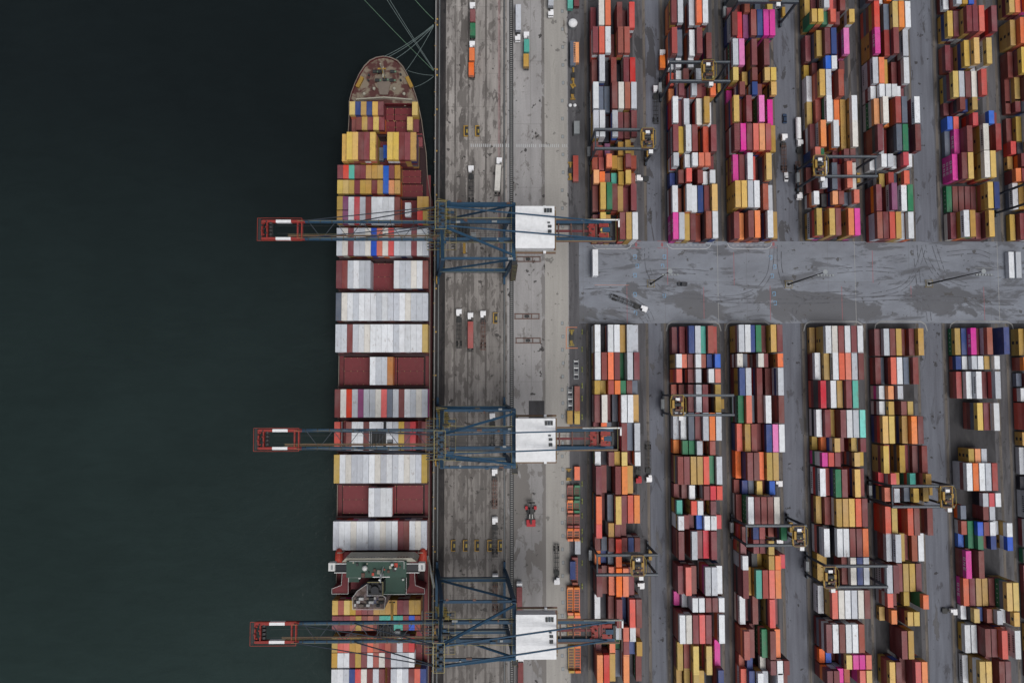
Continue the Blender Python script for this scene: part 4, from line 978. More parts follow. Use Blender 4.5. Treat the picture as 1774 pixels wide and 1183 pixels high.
    for q in (-5.9, 5.9): d.box(tx - 1.2, tx + 1.2, q - .2, q + .2, zs - .3, zs + .4, Dk)
    for a in (-1.0, 1.0):
        for c2 in (-1.8, 1.8): d.bar((tx + a * 1.4, c2, ZB - .4), (tx + a * .8, c2 * .8, zs + .5), .06, .06, Dk)
    bd(d, 'spreader')
    d = MB(); d.tube((-29.2, -13.6, 4.6), (-28.8, -13.6, 4.6), 1.9, M['rtg_yellow'], n=18); d.tube((-29.3, -13.6, 4.6), (-28.7, -13.6, 4.6), .6, Dk, n=10); d.bar((-28.6, -13.2, 2), (-28.6, -13.6, 4.6), .3, .3, B); bd(d, 'cable_reel')
    # festoon cables
    d = MB()
    for q in (-1, 1): d.bar((-88, q * 1.5, ZB + 2.2), (tx, q * 1.5, ZB + 2.2), .09, .09, Dk); d.bar((tx, q * 1.5, ZB + 2.2), (36, q * 1.5, ZB + 2.2), .09, .09, Dk)
    bd(d, 'hoist_cable')
    return root
quay_crane(P(700, 400.5, 47)[1], 'northern blue gantry crane over the bays near the bow, white machinery house', P(705, 395, 47)[0] + 22, (3.5, 12.5), 1)
quay_crane(P(700, 760, 47)[1], 'middle blue gantry crane over the midship bays, yellow stair north of its boom', P(655, 760, 47)[0], (3.2, 12.0), 2)
quay_crane(P(700, 1092, 47)[1], 'southern blue gantry crane behind the ship bridge, long yellow zigzag stair', P(668, 1092, 47)[0], (-4.0, 9.0), 3)

# ------------------------------------------------------------------ yard gantries (rubber tyred)
def yard_gantry(py0, py1, pxl, pxr, pxt, label):
    ZG = 22.0; xl, yn = P(pxl, py0, ZG); xr = P(pxr, py0, ZG)[0]; ys_ = P(pxl, py1, ZG)[1]
    yc = (yn + ys_) / 2; hy = (yn - ys_) / 2; xc = (xl + xr) / 2; hx = (xr - xl) / 2; tx = P(pxt, py0, ZG + 2)[0] - xc
    root = empty('yard_gantry', (xc, yc, 0), label=label, cat='gantry crane', group='rubber tyred gantries over the stacks')
    Gm, Dk, Yl, Tn = M['rtg_grey'], M['gear_dark'], M['rtg_yellow'], M['rail_tan']
    for sy in (-1, 1):
        d = MB(); d.box(-hx, hx, sy * hy - .55, sy * hy + .55, ZG - 1.5, ZG, Gm); d.box(-hx, hx, sy * hy - .08, sy * hy + .08, ZG, ZG + .1, M['steel'])
        for k in range(8): d.box(-hx + 1 + k * hx / 4, -hx + 1.12 + k * hx / 4, sy * hy - .6, sy * hy + .6, ZG, ZG + .04, Dk)
        d.build('girder', root)
    for sx in (-1, 1):
        for sy in (-1, 1):
            d = MB(); d.bar((sx * (hx - .6), sy * hy, ZG - 1.4), (sx * (hx - .4), sy * (hy - .2), 1.8), .9, .9, Gm, taper=.85); d.build('leg', root)
            d = MB()
            for k in (-1, 1): d.tube((sx * (hx - .4) - .35, sy * (hy - .2) + k * 1.0, .75), (sx * (hx - .4) + .35, sy * (hy - .2) + k * 1.0, .75), .75, M['tyre'], n=14)
            d.build('wheel', root)
        d = MB(); d.box(sx * (hx - .4) - .4, sx * (hx - .4) + .4, -hy - 1.6, hy + 1.6, 1.5, 2.3, Gm); d.box(sx * (hx + .3) - .7, sx * (hx + .3) + .7, -2.2, 2.2, 2.3, 4.2, M['steel'] if sx < 0 else Yl); d.build('sill_beam', root)
        d = MB(); d.box(sx * (hx - .5) - .3, sx * (hx - .5) + .3, -hy + .6, hy - .6, ZG - 1.2, ZG - .6, Gm); d.build('end_tie', root)
    d = MB(); rr = random.Random(int(pxl))
    for q in (-1, 1):
        d.box(tx - 2.6, tx + 2.6, q * hy - .25, q * hy + .25, ZG + .1, ZG + .5, M['brown']); d.box(tx + q * 2.5 - .2, tx + q * 2.5 + .2, -hy, hy, ZG + .1, ZG + .6, Yl)
        d.box(tx + q * 2.0 - .25, tx + q * 2.0 + .25, -hy + .5, hy - .5, ZG + .2, ZG + .4, M['brown'])
    for k in range(9):
        a = rr.uniform(-2.2, 1.6); c = rr.uniform(-hy + .4, hy - 1.2); d.box(tx + a, tx + a + rr.uniform(.3, 1.0), c, c + rr.uniform(.3, .9), ZG + .4, ZG + rr.uniform(.8, 2.0), [Yl, Dk, M['brown'], M['rail_tan'], Dk][k % 5])
    d.box(tx - 2.4, tx + 2.4, -hy + 1.4, -hy + 2.0, ZG + .1, ZG + .5, Dk); d.box(tx - 2.2, tx - .6, -hy + 2, hy - .8, ZG + .1, ZG + .5, Dk)
    d.build('trolley_frame', root)
    d = MB(); d.tube((tx - 1.6, 0.4, ZG + 1.4), (tx + 1.2, 0.4, ZG + 1.4), .9, Dk, n=12); d.box(tx - 2.6, tx - 1.7, -1.2, 2.2, ZG + .5, ZG + 2.2, Yl); d.box(tx - 1.0, tx + .8, 2.0, 3.2, ZG + .5, ZG + 1.6, M['crane_white'])
    d.box(tx + 1.3, tx + 2.3, -.4, 1.4, ZG + .5, ZG + 1.8, Yl); d.tube((tx - 1.2, -1.9, ZG + 1.1), (tx + 1.2, -1.9, ZG + 1.1), .55, M['brown'], n=10)
    d.build('hoist_machinery', root)
    d = MB()
    for q in (-1, 1):
        pr_ = [(-3.3, hy - 1.4), (-2.2, hy + .2), (2.2, hy + .2), (3.3, hy - 1.4), (3.3, -hy + 1.4), (2.2, -hy - .2), (-2.2, -hy - .2), (-3.3, -hy + 1.4)]
        if q > 0:
            for u, v in zip(pr_, pr_[1:] + pr_[:1]): d.bar((tx + u[0], u[1], ZG + 1.7), (tx + v[0], v[1], ZG + 1.7), .16, .16, M['rail_yellow'])
        for k in range(1, 4): d.box(tx + q * 3.3 - .05, tx + q * 3.3 + .05, -hy + k * hy / 2, -hy + .12 + k * hy / 2, ZG + .2, ZG + 1.7, Yl)
    d.build('trolley_railing', root)
    d = MB(); d.box(tx + .6, tx + 2.4, -hy - 2.2, -hy - .5, ZG - 2.2, ZG + .1, M['crane_white']); d.box(tx + .7, tx + 2.3, -hy - 2.25, -hy - 2.2, ZG - 1.8, ZG - .4, M['glass']); d.build('operator_cab', root)
    d = MB(); zs = 17.2; d.box(tx - .5, tx + .5, -3, 3, zs, zs + .4, Yl)
    for q in (-2.9, 2.9): d.box(tx - 1.2, tx + 1.2, q - .15, q + .15, zs - .2, zs + .3, Yl)
    for a in (-1, 1):
        for c2 in (-1, 1): d.bar((tx + a * 1.2, c2 * 1.4, ZG), (tx + a * .9, c2 * 1.2, zs + .4), .05, .05, Dk)
    d.build('spreader', root)
    return root
RT = [(224, 257, 1030, 1136, 1123, 'slate gantry over the first block above the road, dark trolley at its right end'),
      (107, 140, 1160, 1265, 1228, 'slate gantry near the top of the second block, bright yellow trolley'),
      (2, -32, 1278, 1383, 1345, 'gantry cut by the top edge of the photo over the third block'),
      (271, 305, 1412, 1520, 1422, 'slate gantry over fourth block above the road, yellow trolley at its left end'),
      (318, 352, 1776, 1880, 1850, 'gantry with only its near legs showing at the right edge above the road'),
      (685, 719, 1165, 1272, 1175, 'gantry over the second block below the road, yellow trolley at its left end'),
      (842, 878, 1545, 1653, 1643, 'gantry over the fifth block below the road, yellow trolley at its right end'),
      (911, 945, 1292, 1398, 1386, 'gantry over the third block below the road, yellow trolley at its right end'),
      (962, 996, 1033, 1140, 1106, 'gantry over the first block below the road, nearest the quay'),
      (981, 1017, 1430, 1538, 1440, 'gantry over the fourth block low in the photo, yellow trolley at its left end')]
for a in RT: 
    a = list(a)
    if a[0] < a[1]: yard_gantry(*a)
    else: yard_gantry(a[1], a[0], *a[2:])

# ------------------------------------------------------------------ high mast lights
mproto = None
for k, (px, py, hx_, hy_) in enumerate(((1127, 492, 1165, 470), (1365, 493, 1432, 468), (1608, 492, 1705, 468))):
    x, y = P(px, py, 0)
    if mproto is None:
        mproto = empty('mast_light', (x, y, 0))
        d = MB(); d.tube((0, 0, 0), (0, 0, 39.5), .42, M['gear_dark'], n=10, r2=.16); d.build('mast', mproto)
        d = MB(); d.box(-1.1, 1.1, -1.1, 1.1, 0, .7, M['kerb']); d.tube((0, 0, .7), (0, 0, .8), .7, M['gear_dark'], n=10)
        for a in ((-1.6, -1.6), (1.6, -1.6), (1.6, 1.6), (-1.6, 1.6)): d.tube((a[0], a[1], 0), (a[0], a[1], 1.0), .12, M['rtg_yellow'], n=8)
        for a, c in (((-1.6, -1.6), (1.6, -1.6)), ((1.6, -1.6), (1.6, 1.6)), ((1.6, 1.6), (-1.6, 1.6)), ((-1.6, 1.6), (-1.6, -1.6))): d.bar((a[0], a[1], .9), (c[0], c[1], .9), .12, .12, M['rail_yellow'])
        d.build('base', mproto)
        d = MB(); d.tube((0, 0, 39.3), (0, 0, 39.6), 1.0, M['steel'], n=12)
        for q in (-1.4, 1.4): d.box(-3.4, 3.4, q - .06, q + .06, 39.4, 39.6, M['kerb'])
        d.build('head_frame', mproto)
        for q in (-1.4, 1.4):
            d = MB()
            for a in range(6): d.box(-3.3 + a * 1.2, -2.6 + a * 1.2, q - .35 + .3 * (q > 0), q + .25 * (q < 0) + .05, 39.0, 39.75, M['steel'])
            d.build('lamp_row', mproto)
        o = mproto; mk = kids_of(mproto)
    else:
        o = copy_tree(mproto, mk); o.location = (x, y, 0)
    tag(o, ['high mast light on the cross road, left one below the second block', 'high mast light on the cross road, middle one below the fourth block', 'high mast light on the cross road, right one toward the photo edge'][k], 'mast light', 'high mast lights on the cross road')

# ------------------------------------------------------------------ terminal trucks
def make_truck(cabmat, chassis=True, dark=True):
    root = empty('terminal_truck', (0, 0, 0)); Dk = M['gear_dark']
    d = MB(); d.box(-1.25, 1.25, .6, 2.5, 1.0, 2.9, cabmat); d.box(-1.2, 1.2, 2.5, 2.9, 1.0, 1.9, cabmat); d.box(-1.15, .2, -.3, .6, 1.0, 2.75, cabmat); d.build('cab', root)
    d = MB(); d.box(-1.1, 1.1, 2.51, 2.56, 1.95, 2.7, M['glass']); d.box(-1.28, -1.25, .9, 2.2, 1.9, 2.6, M['glass']); d.box(1.25, 1.28, .9, 2.2, 1.9, 2.6, M['glass']); d.build('windscreen', root)
    d = MB(); d.box(-.55, .55, -3.4, 2.4, .7, 1.0, Dk); d.box(-1.2, 1.2, -3.3, -1.0, 1.0, 1.15, Dk); d.build('frame', root)
    for x in (-1.05, 1.05):
        for y in (1.7, -2.2):
            d = MB(); d.tube((x - .18, y, .52), (x + .18, y, .52), .52, M['tyre'], n=12); d.build('wheel', root)
    if chassis:
        d = MB(); 
        for x in (-.5, .5): d.box(x - .12, x + .12, -15.2, -1.4, 1.15, 1.42, M['brown'] if not dark else Dk)
        for k in range(7): d.box(-1.2, 1.2, -15.1 + k * 2.05, -14.85 + k * 2.05, 1.18, 1.4, M['brown'] if not dark else Dk)
        for x in (-1.15, 1.15): d.box(x - .07, x + .07, -15.2, -2.6, 1.18, 1.38, M['brown'] if not dark else Dk)
        d.build('trailer_frame', root)
        for y in (-12.2, -13.5):
            d = MB()
            for x in (-1.0, 1.0): d.tube((x - .28, y, .52), (x + .28, y, .52), .52, M['tyre'], n=12)
            d.build('trailer_axle', root)
    return root
tp = {}
def truck(px, py, rz, label, cab='cab_white', chassis=True, dark=True):
    key = (cab, chassis, dark)
    if key not in tp:
        o = make_truck(M[cab], chassis, dark); tp[key] = (o, kids_of(o)); 
    else: o = copy_tree(tp[key][0], tp[key][1])
    x, y = P(px, py, 2.9); a = R(rz); o.location = (x - 1.5 * -math.sin(a), y - 1.5 * math.cos(a), 0); o.rotation_euler = (0, 0, a)
    tag(o, label, 'truck', 'terminal trucks')
truck(818.5, 8, 0, 'white truck at the top of the apron hauling maroon and green containers')
truck(818, 75, 0, 'white truck hauling two orange containers on the apron')
truck(897, 66, 180, 'white truck facing south with a pale grey container beside the trench')
truck(912, 59, 0, 'white truck hauling a teal and a mustard container')
truck(954.5, 23, 180, 'white truck facing south at the top edge of the apron')
truck(865, 277, -3, 'white truck hauling one cream container, slightly turned')
truck(816, 291, 0, 'white truck with an empty dark trailer, alone above the northern crane')
truck(795, 540, 0, 'leftmost of three white trucks abreast, with empty trailer', dark=True)
truck(815, 546, 0, 'middle of three white trucks abreast, hauling a dull red container')
truck(837, 543, 0, 'rightmost of three white trucks abreast, with empty brown trailer', dark=False)
truck(853, 720, 0, 'white truck under the north tie of the middle crane')
truck(857, 817, 0, 'white truck with an empty brown trailer below the middle crane', dark=False)
truck(857.5, 901, 0, 'white truck with empty trailer north of the row of yellow frames', dark=True)
truck(858, 1000, 0, 'white truck with empty trailer just above the southern crane', dark=False)
truck(965, 1008, 180, 'white truck facing south with empty trailer beside the equipment strip')
truck(1117, 535, -112, 'white truck swinging an empty trailer round on the cross road')
truck(1107, 832, 180, 'red truck in the aisle right of the first block', cab='cab_red')
truck(1125, 830, 180, 'white truck in the aisle next to the red one', chassis=True, dark=True)
truck(1386, 340, 180, 'white truck with yellow rack at the gantry beside fourth block', dark=False)
truck(1107, 308, 90, 'small white tractor without trailer in the aisle of the first block', chassis=False)
truck(1387, 246, 0, 'white tractor behind the white tank trailer in the third aisle', chassis=False)
truck(1352, 838, -90, 'white tractor alone beside the third block below the road', chassis=False)
truck(1112, 1015, -90, 'white tractor beside the low gantry of the first block', chassis=False)
truck(1655, 1060, -90, 'white tractor beside the sixth block near the bottom', chassis=False)
truck(1353, 940, -90, 'white tractor under the gantry of the third block', chassis=False)
truck(1148, 90, 0, 'white truck with a small orange container left of the second block')
truck(900, 1014, 0, 'white truck hauling a maroon container toward the southern crane')
truck(902, 1145, 0, 'white truck hauling a maroon container at the bottom edge')
truck(1137, 152, 0, 'white truck with empty dark trailer beside the upper gantry of the second block')
truck(1360, 236, 0, 'white truck with empty brown trailer below the dark blue car', dark=False)
o = empty('tank_trailer', (*P(1384.5, 222, 3), 0), label='white tank trailer standing in the aisle right of the third block', cat='trailer')
d = MB(); d.tube((0, -5, 2.1), (0, 5, 2.1), 1.2, M['cab_white'], n=16); d.build('tank', o); d = MB(); d.box(-.9, .9, -5, 5, .8, 1.1, M['gear_dark']); d.build('frame', o)
for y in (-3.6, -2.3):
    d = MB(); 
    for x in (-1, 1): d.tube((x - .2, y, .5), (x + .2, y, .5), .5, M['tyre'], n=12)
    d.build('axle', o)
# cars
def car(px, py, rz, mat, label, pickup=False):
    x, y = P(px, py, 1.4); root = empty('parked_car', (x, y, 0), rz=R(rz), label=label, cat='car')
    d = MB(); vs = []; prof = [(-2.25, .75), (-2.1, .95), (-1.0, 1.0), (1.6 - .5, .95), (2.0, .8), (2.25, .6)]
    d.prism([(-.8, -2.25), (.8, -2.25), (.9, -1.9), (.9, 1.8), (.75, 2.25), (-.75, 2.25), (-.9, 1.8), (-.9, -1.9)], .35, .9, mat); d.build('body', root)
    y0, y1 = (-.4, 1.0) if pickup else (-1.7, .8)
    d = MB(); v = [(-.82, y0, .9), (.82, y0, .9), (.82, y1 + .3, .9), (-.82, y1 + .3, .9), (-.68, y0 + .3, 1.45), (.68, y0 + .3, 1.45), (.68, y1 - .3, 1.45), (-.68, y1 - .3, 1.45)]
    d.add(v, [(0, 1, 5, 4), (1, 2, 6, 5), (2, 3, 7, 6), (3, 0, 4, 7)], M['glass']); d.add([(p[0], p[1], 1.46) for p in v[4:]], [(0, 1, 2, 3)], mat); d.build('cabin', root)
    for a in (-.78, .78):
        for c in (-1.4, 1.4):
            w_ = MB(); w_.tube((a - .12, c, .33), (a + .12, c, .33), .33, M['tyre'], n=10); w_.build('wheel', root)
car(1183, 492, 90, M['car_dark'], 'dark car driving along the cross road between the first two masts')
car(1360.5, 205, 0, M['car_blue'], 'dark blue car in the aisle right of the third block')
car(1363, 306, 180, M['cab_white'], 'white pickup in the aisle right of the third block', pickup=True)

# ------------------------------------------------------------------ small gear on the apron
def simple_root(name, px, py, z, label, cat, group=None, rz=0): return empty(name, (*P(px, py, z), 0), rz=rz, label=label, cat=cat, group=group)
yl = ['leftmost yellow lashing frame of the pair above the crosswalk', 'right yellow lashing frame of the pair above the crosswalk', 'small yellow frame beside the three trucks abreast',
      'first from left of five yellow frames in a row', 'second from left of five yellow frames in a row', 'third from left of five yellow frames in a row', 'fourth from left of five yellow frames in a row', 'rightmost of five yellow frames in a row']
pr = None
for k, (px, py) in enumerate(((807, 227), (827, 227), (858, 551), (785, 945), (806, 945), (826, 945), (848, 945), (866, 945))):
    x, y = P(px, py, 1)
    if pr is None:
        pr = empty('lashing_frame', (x, y, 0)); d = MB(); d.box(-1.0, 1.0, -2.5, -2.2, 0, 1.2, M['rtg_yellow']); d.box(-1.0, 1.0, 2.2, 2.5, 0, 1.2, M['rtg_yellow']); d.box(-1.0, -.55, -2.2, 2.2, 0, 1.2, M['rtg_yellow']); d.build('frame', pr)
        d = MB(); d.box(-.55, 1.0, -2.2, 2.2, 0, .3, M['gear_dark']); d.box(.1, .9, -.8, .8, .3, .9, M['rail_yellow']); d.build('tray', pr); pk = kids_of(pr); o = pr
    else: o = copy_tree(pr, pk); o.location = (x, y, 0)
    tag(o, yl[k], 'lashing frame', 'yellow lashing frames on the apron')
for (px, py, lab) in ((913, 548, 'upper rusty brown spreader beam lying on the pavement'), (915, 590, 'lower rusty brown spreader beam lying on the pavement'), (915, 449, 'rusty brown spreader beam lying beside the northern crane')):
    o = simple_root('spreader_beam', px, py, .5, lab, 'spreader', 'spreader beams on the pavement'); d = MB()
    for q in (-1.1, 1.1): d.box(-5.8, 5.8, q - .18, q + .18, 0, .5, M['brown'])
    for a in (-5.6, -2, 0, 2, 5.4): d.box(a, a + .3, -1.1, 1.1, .05, .45, M['brown'])
    d.build('frame', o); d = MB(); d.box(-1, 1, -.6, .6, .45, .9, M['gear_dark']); d.build('head_block', o)
o = simple_root('reach_stacker', 920, 895, 3, 'red and black reach stacker working on dark wet pavement', 'handler')
d = MB(); d.box(-2, 2, -4.5, -1.5, .6, 2.2, M['cab_red']); d.box(-1.5, 1.5, -1.5, 3.5, .8, 1.8, M['gear_dark']); d.box(-2.6, -1.4, 3.0, 4.5, .6, 1.8, M['cab_red']); d.box(1.4, 2.6, 3.0, 4.5, .6, 1.8, M['cab_red']); d.build('body', o)
d = MB(); d.bar((0, -3.2, 3.0), (0, 6.2, 4.6), .8, .8, M['gear_dark']); d.build('boom', o); d = MB(); d.box(-.8, .8, -.8, 1.2, 2.0, 3.4, M['glass']); d.build('cab', o)
d = MB(); d.box(-1.8, 1.8, 5.9, 6.6, 2.6, 3.2, M['gear_dark']); d.build('spreader', o)
for x in (-1.7, 1.7):
    for y in (-3.2, 2.6): d = MB(); d.tube((x - .35, y, .85), (x + .35, y, .85), .85, M['tyre'], n=14); d.build('wheel', o)
o = simple_root('dome_tank', 993, 38, 4, 'white domed tank near the top of the equipment strip', 'tank'); d = MB(); d.tube((0, 0, 0), (0, 0, 2.6), 2.0, M['steel'], n=20); d.build('shell', o); d = MB(); d.dome((0, 0, 2.6), 2.15, M['crane_white'], n=20, m=6, sq=.6); d.build('dome', o)
for k, px in enumerate((988, 996)):
    x, y = P(px, 182, 1.5); d = MB(); d.dome((0, 0, .9), .85, M['crane_white'], full=True); d.tube((0, 0, 0), (0, 0, .3), .5, M['gear_dark']); tag(d.build('buoy', loc=(x, y, 0)), ['left', 'right'][k] + ' one of two small white balls on the equipment strip', 'buoy', 'white balls on the strip')
def yellow_spreader(px, py, lab, L=12.0, mat='rtg_yellow'):
    o = simple_root('container_spreader', px, py, 1, lab, 'spreader', 'spreaders on the equipment strip'); Y = M[mat]; d = MB()
    d.box(-.35, .35, -L / 2, L / 2, .2, .9, Y); d.build('main_beam', o)
    for q in (-1, 1):
        d = MB(); d.box(-1.2, 1.2, q * L / 2 - .2, q * L / 2 + .2, .2, .8, Y); d.bar((-1.1, q * L / 2, .6), (0, q * (L / 2 - 2), .6), .2, .2, Y); d.bar((1.1, q * L / 2, .6), (0, q * (L / 2 - 2), .6), .2, .2, Y); d.build('end_beam', o)
    d = MB(); d.box(-.8, .8, -1.2, 1.2, .9, 1.6, M['gear_dark']); d.box(-.9, -.5, -2.5, -1.3, .9, 1.3, Y); d.build('head_block', o)
yellow_spreader(993.5, 131, 'upper orange yellow spreader on the strip below the peach container', 10)
yellow_spreader(992.5, 159, 'orange yellow spreader with arrow shaped end on the strip', 7)
yellow_spreader(990.5, 585, 'black and yellow spreader standing inside painted orange lines', 7, 'rail_yellow')
yellow_spreader(985.5, 822, 'open yellow frame left of an orange container on the strip', 5)
yellow_spreader(988.5, 296, 'yellow spreader beside the dull brick container on the strip', 8)
for k, (px, py, l, mt, lab) in enumerate(((998.5, 640, 9, 'steel', 'grey cradle lying above the brick red container on the strip'), (988, 690, 11, 'steel', 'pale blue grey cradle left of the brick red container'), (999, 222, 6, 'rtg_grey', 'grey generator box with dark surround on the strip'))):
    o = simple_root('steel_cradle' if k < 2 else 'generator_box', px, py, 1.5, lab, 'cradle' if k < 2 else 'generator'); d = MB()
    if k < 2:
        for q in (-1, 1): d.box(q * 1.0 - .15, q * 1.0 + .15, -l / 2, l / 2, 0, .9, M[mt])
        d.build('side_beam', o); d = MB()
        for a in range(int(l)): d.box(-1, 1, -l / 2 + a, -l / 2 + a + .45, .2, .6 + .4 * (a % 2), M[['steel', 'mark_dark', 'crane_white'][a % 3]])
        d.build('rung', o)
    else:
        d.box(-1.3, 1.3, -l / 2, l / 2, 0, 2.4, M['steel']); d.build('housing', o); d = MB(); d.box(-1.8, -1.3, -l / 2 - .4, l / 2 - .5, 0, .8, M['gear_dark']); d.box(1.3, 1.6, -l / 2 + 1, l / 2, 0, .7, M['gear_dark']); d.build('skirt', o)
# flat racks: end walls and posts round an open bed
def flat_rack(px, py, l, cols, lab, z=0.05, stack=1):
    o = simple_root('flat_rack', px, py, 2.5, lab, 'flat rack', 'flat racks on the equipment strip'); w_ = 2.44
    for k in range(stack):
        z0 = z + k * .68; mt = M[cols[k % len(cols)]] if isinstance(cols[0], str) and cols[0] in M else CM[cols[k % len(cols)]]
        d = MB(); d.box(-w_ / 2, w_ / 2, -l / 2, l / 2, z0, z0 + .32, M['brown']); 
        for q in (-1, 1): d.box(q * w_ / 2 - .12, q * w_ / 2 + .12, -l / 2, l / 2, z0 + .1, z0 + .4, mt)
        for a in range(int(l / 1.2)): d.box(-w_ / 2 + .2, w_ / 2 - .2, -l / 2 + .5 + a * 1.2, -l / 2 + .7 + a * 1.2, z0 + .32, z0 + .38, mt)
        d.build('bed', o)
    zt = z + stack * .68
    for q in (-1, 1):
        d = MB(); d.box(-w_ / 2, w_ / 2, q * (l / 2 - .5) - .5, q * (l / 2 - .5) + .5, z, zt + 1.6, CM[cols[0]]); d.build('end_wall', o)
flat_rack(988, 1040, 12.19, 'o', 'left one of two orange open flat racks above the crane tail', stack=3)
flat_rack(999.5, 1040, 12.19, 'o', 'right one of two orange open flat racks above the crane tail', stack=3)
flat_rack(989, 1088, 11.8, 'y', 'yellow ended flat rack under the southern crane tail', stack=3)
flat_rack(1000.5, 1088, 11.8, 'o', 'orange flat rack under the southern crane tail', stack=3)
flat_rack(990, 1140, 12.0, 'y', 'yellow ended flat rack near the bottom of the strip', stack=3)
flat_rack(1001, 1140, 12.0, 'o', 'orange ended brown flat rack near the bottom of the strip', stack=3)
flat_rack(988, 852, 6.0, 'b', 'red rack of gear left of a dark green rack', stack=2)
flat_rack(1000, 852, 6.0, 'e', 'dark green rack of gear below the orange container', stack=2)
flat_rack(988, 877, 5.6, 'o', 'orange rack left in the second rank of racks', stack=2)
flat_rack(999.5, 877, 5.6, 'e', 'green rack right in the second rank of racks', stack=2)
flat_rack(988, 902, 6.0, 'b', 'brick rack left in the third rank of racks', stack=2)
flat_rack(999.5, 902, 6.0, 'b', 'brick rack right in the third rank of racks', stack=2)
flat_rack(988, 926, 5.6, 'o', 'orange rack left in the fourth rank of racks', stack=2)
flat_rack(999.5, 926, 5.6, 'o', 'orange rack right in the fourth rank of racks', stack=2)
flat_rack(996, 988, 12, 'b', 'broad brick red rack carrying a blue container', stack=3)
for k, py in enumerate((575, 605, 640, 668, 690, 722, 838, 868, 893, 920, 935, 975, 1015)):
    x, y = P(1008.5, py, .5); d = MB(); d.box(-.14, .14, -1.2, 1.2, 0, .6, M['lime']); d.box(-.3, .3, -.1, .1, 0, .75, M['gear_dark'])
    tag(d.build('lime_barrier', loc=(x, y, 0)), '%s lime barrier from the top, beside the equipment strip' % ORD[k], 'barrier', 'lime barriers beside the equipment strip')
# end-of-block wheel stops and catch basins: flat pavement fittings
d = MB()
for py in list(range(560, 1180, 23)) + list(range(20, 420, 31)):
    x, y = P(974 + (py % 5) * .4, py, 0); d.box(x - .6, x + .6, y - .8, y + .8, 0.012, 0.05, M['gear_dark']); d.box(x - .5, x + .5, y - .7, y + .7, .05, .06, M['steel'])
tag(d.build('drain_covers'), kind='structure')

# ------------------------------------------------------------------ painted markings (thin sheets)
d = MB(); zz = .017
def q_(x0, x1, y0, y1, mat, z=zz): d.add([(x0, y0, z), (x1, y0, z), (x1, y1, z), (x0, y1, z)], [(0, 1, 2, 3)], mat)
y = P(900, 252.5, 0)[1]
for k in range(48):
    x = P(812 + k * 3.6, 252, 0)[0]
    if 19 < k < 22 or (k * 7) % 11 == 0: continue
    q_(x, x + .42, y - .75, y + .75, M['road_white'], .014)
for xx in (P(863, 300, 0)[0], P(865.5, 300, 0)[0]): q_(xx, xx + .15, P(863, 430, 0)[1], 190, M['road_red'], .012)
for (px, a, c) in ((1156, 430, 493), (1086, 494, 560), (1219, 497, 552), (1271, 437, 494), (1334, 495, 555), (1511, 434, 490), (1458, 496, 555), (1578, 495, 515), (1704, 497, 555)):
    x = P(px, a, 0)[0]; q_(x - .12, x + .12, P(px, c, 0)[1], P(px, a, 0)[1], M['road_red'])
for (px, py, w_, h_) in ((1102, 424, 2.2, 1.6), (1147, 424, 2.2, 1.6), (1340, 423, 1.8, 1.6)):
    x, y = P(px, py, 0); q_(x - w_, x + w_, y - .12 + h_, y + .12 + h_, M['road_red']); q_(x - w_, x + w_, y - .12 - h_, y + .12 - h_, M['road_red']); q_(x - .5, x + .5, y - .9, y + .9, M['road_red'])
for (px, py) in ((1100, 445), (1104, 461), (1100, 477), (1100, 510), (1151, 445), (1148, 461), (1101, 542), (1335, 446), (1342, 462), (1338, 478), (1341, 509), (1343, 525), (1151, 512)):
    x, y = P(px, py, 0)
    q_(x - .7, x + .7, y + .75, y + .95, M['road_blue']); q_(x - .7, x + .7, y - .95, y - .75, M['road_blue']); q_(x + .5, x + .7, y - .75, y + .75, M['road_blue']); q_(x - .7, x - .5, y - .2, y + .75, M['road_blue'])
for (a, c) in ((1030, 1090), (1160, 1228), (1265, 1333)):
    n = int((c - a) / 8)
    for py in (425, 420):
        for k in range(n): x, y = P(a + 3 + k * 8, py, 0); q_(x, x + 1.1, y - .12, y + .12, M['road_white'])
    y = P(a, 431, 0)[1]; xa = P(a, 431, 0)[0]; xb = P(c, 431, 0)[0]
    d2 = [(xa - 1.2, y + 2.4), (xa - .4, y + .8), (xa + 1.2, y), (xb - 1.2, y), (xb + .4, y + .8), (xb + 1.2, y + 2.4)]
    for p, r_ in zip(d2, d2[1:]): d.bar((p[0], p[1], .03), (r_[0], r_[1], .03), .25, .05, M['road_white'])
for (a, c) in ((1160, 1243), (1262, 1330), (1398, 1490), (1520, 1600), (1650, 1750)):
    y = P(a, 557, 0)[1]; xa = P(a, 557, 0)[0]; xb = P(c, 557, 0)[0]
    d2 = [(xa - 1.6, y - 4.4), (xa - .8, y - 1.4), (xa + 1.4, y), (xb - 1.4, y), (xb + .8, y - 1.4), (xb + 1.6, y - 4.4)]
    for p, r_ in zip(d2, d2[1:]): d.bar((p[0], p[1], .03), (r_[0], r_[1], .03), .5, .05, M['kerb'])
for (xa, ya, xb, yb3) in ((981, 567, 1000, 567), (981, 567, 981, 605), (981, 603, 1001, 603)):
    p = P(xa, ya, 0); r_ = P(xb, yb3, 0); d.bar((p[0], p[1], .03), (r_[0], r_[1], .03), .3, .03, M['road_orange'])
for (px, py) in ((1244, 500), (1482, 500), (1730, 500)):
    x = P(px, py, 0)[0]; q_(x - .12, x + .12, YR0, YR1, M['kerb'])
y = P(1100, 494, 0)[1]; q_(P(1030, 494, 0)[0], P(1090, 494, 0)[0], y - .06, y + .06, M['road_orange'])
tag(d.build('road_markings'), kind='structure')

